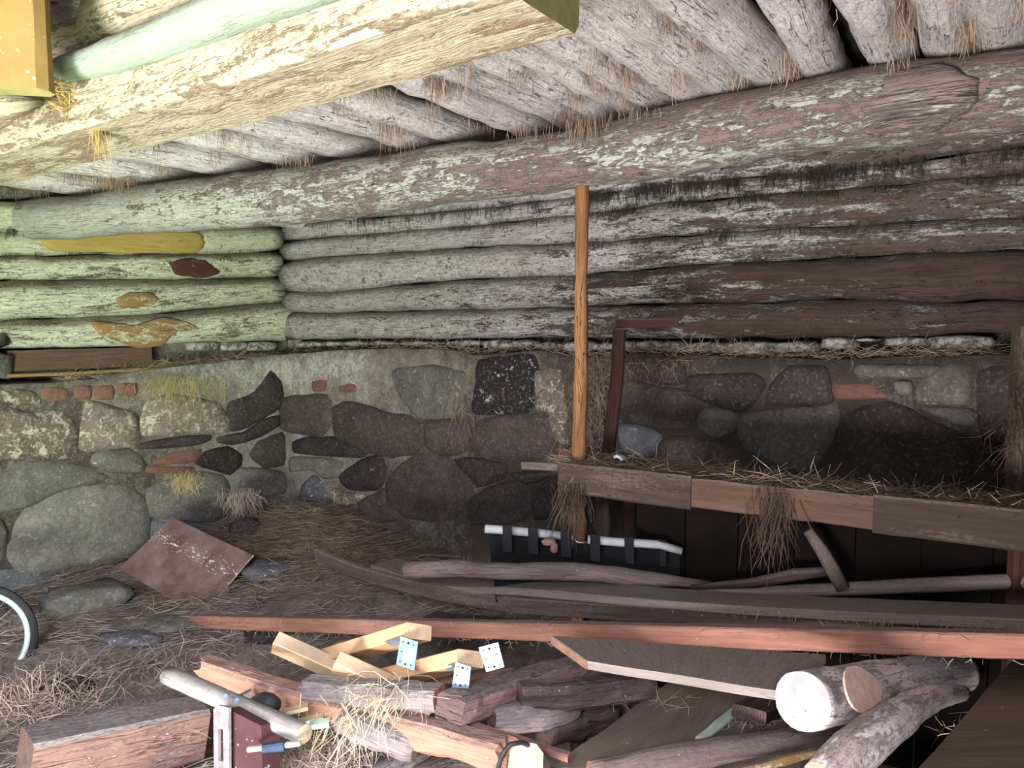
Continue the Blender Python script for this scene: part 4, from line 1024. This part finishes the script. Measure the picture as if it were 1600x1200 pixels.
tuft(540, 1125, 1.98, .045, 80, .16, M['hay_pale'], 'long pale straws hanging down below the split timber', (-.1, -.1, -1.4), width=.0022)
tuft(490, 1185, 2.15, .12, 900, .12, M['hay_pink'], 'brown straw under the frayed pale wood', (0, 0, .1))
tuft(1490, 1140, 1.95, .03, 20, .09, M['hay_pale'], 'few pale straws beside the crooked branch', (0, 0, .1), width=.003)
tuft(1185, 1135, 2.1, .05, 160, .07, M['hay_pink'], 'bristly straw under the short brown block', (0, -.1, -.3))
tuft(375, 770, 5.25, .06, 300, .2, M['hay_pink'], 'straw clump hanging on the stones near the corner', (0, 0, -1.5))
tuft(725, 640, 4.95, .035, 300, .24, M['hay'], 'hay wisp hanging between two foundation stones', (-.1, -.1, -2.0), sz=.09)
tuft(932, 620, 4.3, .07, 700, .2, M['hay'], 'hay caught between the pine prop and the dark post', (0, 0, -1.0), sz=.12)
tuft(1020, 565, 4.15, .14, 420, .16, M['hay'], 'hay lying on the ledge right of the crossbar', (0, -.3, -.7))
tuft(270, 590, 5.2, .14, 300, .25, M['hay_yellow'], 'yellowish hay hanging over the left ledge', (0, -.2, -1.6), width=.002)
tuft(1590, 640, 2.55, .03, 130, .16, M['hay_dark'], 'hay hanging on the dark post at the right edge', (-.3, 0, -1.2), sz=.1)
tuft(290, 745, 4.95, .05, 160, .16, M['hay_yellow'], 'wisp of hay on the stones of the left wall', (0, 0, -1.6), width=.002)
its = []
for i in range(420):
    t = random.random() ** 1.0; a_, b_ = P(288, 970, 4.0), P(1680, 1009, 1.9); p = a_ + (b_ - a_) * t + Vector((0, -.026, random.choice([.034, -.03]) + random.uniform(-.008, .004)))
    its.append((p, (Vector((0, -.15, -.7)) + rv(.9)).normalized() * random.uniform(.012, .05), rv(.006)))
straws('plank_straw', its, M['hay_mid'], width=.0022, label='bits of straw clinging to the long red-brown plank', cat='straw', kind='stuff')
its = []
for i in range(260):
    k = random.random(); pts_ = [P(830, 922, 3.02), P(1070, 945, 2.68), P(1300, 962, 2.38), P(1600, 978, 2.02)]; j_ = min(2, int(k * 3)); p = pts_[j_] + (pts_[j_ + 1] - pts_[j_]) * (k * 3 - j_)
    its.append((p + rv(.008), (Vector((0, -.1, -.8)) + rv(.8)).normalized() * random.uniform(.012, .045), rv(.006)))
straws('board_straw', its, M['hay_mid'], width=.0022, label='bits of straw on the edge of the upper bowed board', cat='straw', kind='stuff')
tuft(1025, 1108, 2.28, .06, 60, .12, M['hay_mid'], 'few straws lying on the large dusty sheet', (.6, 0, -.05), sz=.006)
# hay on the ledges
for nm, fn, x0, x1, tb, lab in (('', OB, 450, 1560, BT, 'loose hay along the ledge of the back wall'), ('', OL, 100, 440, LT, 'loose hay along the ledge of the left wall')):
    its = []
    for i in range(2600 if fn is OB else 1500):
        px = random.uniform(x0, x1); p = fn(px, lerp_tab(tb, px), .2); n_ = NB if fn is OB else NL
        p = p - n_ * random.uniform(0, .2) + Vector((0, 0, random.uniform(.005, .035)))
        dd = ((WD if fn is OB else -JD) * random.uniform(-1, 1) + rv(.45)).normalized() * random.uniform(.04, .13)
        its.append((p, dd, rv(.01)))
    straws('ledge_hay', its, M['hay'], width=.003, label=lab, cat='hay', kind='stuff')
# hay hanging out of the joints between the joists
its = []
for k in range(len(JP) - 1):
    (a, ra), (b, rb) = JP[k], JP[k + 1]
    dens = 10 if k < 15 else 12
    for c_ in range(dens):
        t = random.uniform(.2, .95); n_ = random.randint(12, 42); sp = random.uniform(.01, .05); Lm = random.uniform(.03, .11)
        base = (a[0] + (a[-1] - a[0]) * t + b[0] + (b[-1] - b[0]) * t) / 2
        for i in range(n_):
            p = base + JD * random.gauss(0, sp) + WD * random.uniform(-.035, .035); p.z = 2.56 + random.uniform(-.02, .03)
            its.append((p, (Vector((0, 0, -1)) + rv(.3)).normalized() * random.uniform(.5, 1) * (Lm + .04), rv(.01)))
straws('ceiling_hay', its, M['hay'], width=.0028, label='tufts of hay hanging out between the ceiling joists', cat='hay', kind='stuff')
its = []
for px, py, n_, L in [(930, 190, 90, .14), (900, 200, 60, .1), (190, 290, 150, .1), (160, 285, 120, .08), (600, 170, 90, .22), (620, 175, 60, .24), (460, 255, 80, .06), (1000, 180, 40, .06), (1400, 100, 40, .06), (820, 205, 60, .07), (60, 300, 60, .07)]:
    for i in range(n_):
        Y = beam_Y(px) - .12 * random.random(); p = P(px + random.gauss(0, 16), py - 8 + random.uniform(-6, 6), Y - .06)
        its.append((p, (Vector((0, 0, -1)) + rv(.16)).normalized() * random.uniform(.4, 1) * L, rv(.006)))
straws('beam_hay', its, M['hay'], width=.0024, label='wisps of hay hanging down over the round ceiling beam', cat='hay', kind='stuff')
its = []
for i in range(60):
    p = P(152 + random.gauss(0, 4), 170 + random.uniform(-12, 12), 2.12)
    its.append((p, (Vector((0, 0, -1)) + rv(.15)).normalized() * random.uniform(.05, .18), rv(.008)))
for i in range(420):
    p = P(random.uniform(82, 160), random.uniform(125, 178), 2.09)
    its.append((p, rv(1).normalized() * random.uniform(.02, .05), rv(.004)))
straws('hay_wisp', its, M['hay_yellow'], width=.003, label='yellow hay stuck on the hewn beam below the ochre board', cat='hay', kind='stuff')
# sooty cobwebs and chaff on the back wall logs
its = []
for i in range(9000):
    px = random.choice([random.uniform(440, 1000), random.uniform(900, 1330), random.uniform(1000, 1600)])
    row = random.choices([1, 2, 3, 4], [6, 3, 1, 1])[0]
    y = lerp_tab(bb[row], px)
    if noise.noise(Vector((px * .02, row * 4, 0))) < random.uniform(-.3, .5): continue
    p = OB(px, y - 6 + random.uniform(-3, 10), .075)
    its.append((p, (Vector((0, 0, -1)) + rv(.35)).normalized() * random.uniform(.02, .10 if row == 1 else .06), rv(.006)))
straws('cobweb', its, M['cobweb'], width=.0032, label='sooty cobwebs and chaff hanging along the joints of the back wall logs', cat='cobweb', kind='stuff')
its = []
for i in range(1500):
    px = random.uniform(0, 430); row = random.choices([1, 2, 3, 4], [5, 3, 1, 1])[0]; y = lerp_tab(ll[row], px)
    if noise.noise(Vector((px * .03, row * 4, 7))) < random.uniform(-.2, .5): continue
    its.append((OL(px, y - 4, .085), (Vector((0, 0, -1)) + rv(.35)).normalized() * random.uniform(.02, .07), rv(.006)))
straws('cobweb', its, M['cobweb'], width=.003, label='dark chaff hanging along the joints of the left wall logs', cat='cobweb', kind='stuff')

# groups of like things
for o in list(bpy.data.objects):
    k = o.name.split('.')[0]
    g = {'stud': 'fresh pine studs in the pile', 'rock': 'rocks on the earth floor', 'angle_bracket': 'galvanised steel brackets', 'bowed_plank': 'bowed boards across the middle',
         'offcut': 'offcuts beside the grey rail', 'red_batten': 'thin red battens in the pile', 'stake': 'split stakes under the trough', 'lintel_log': 'round logs on the hewn beam', 'grey_log': 'grey logs at the bottom edge'}.get(k)
    if g and o.parent is None: o['group'] = g
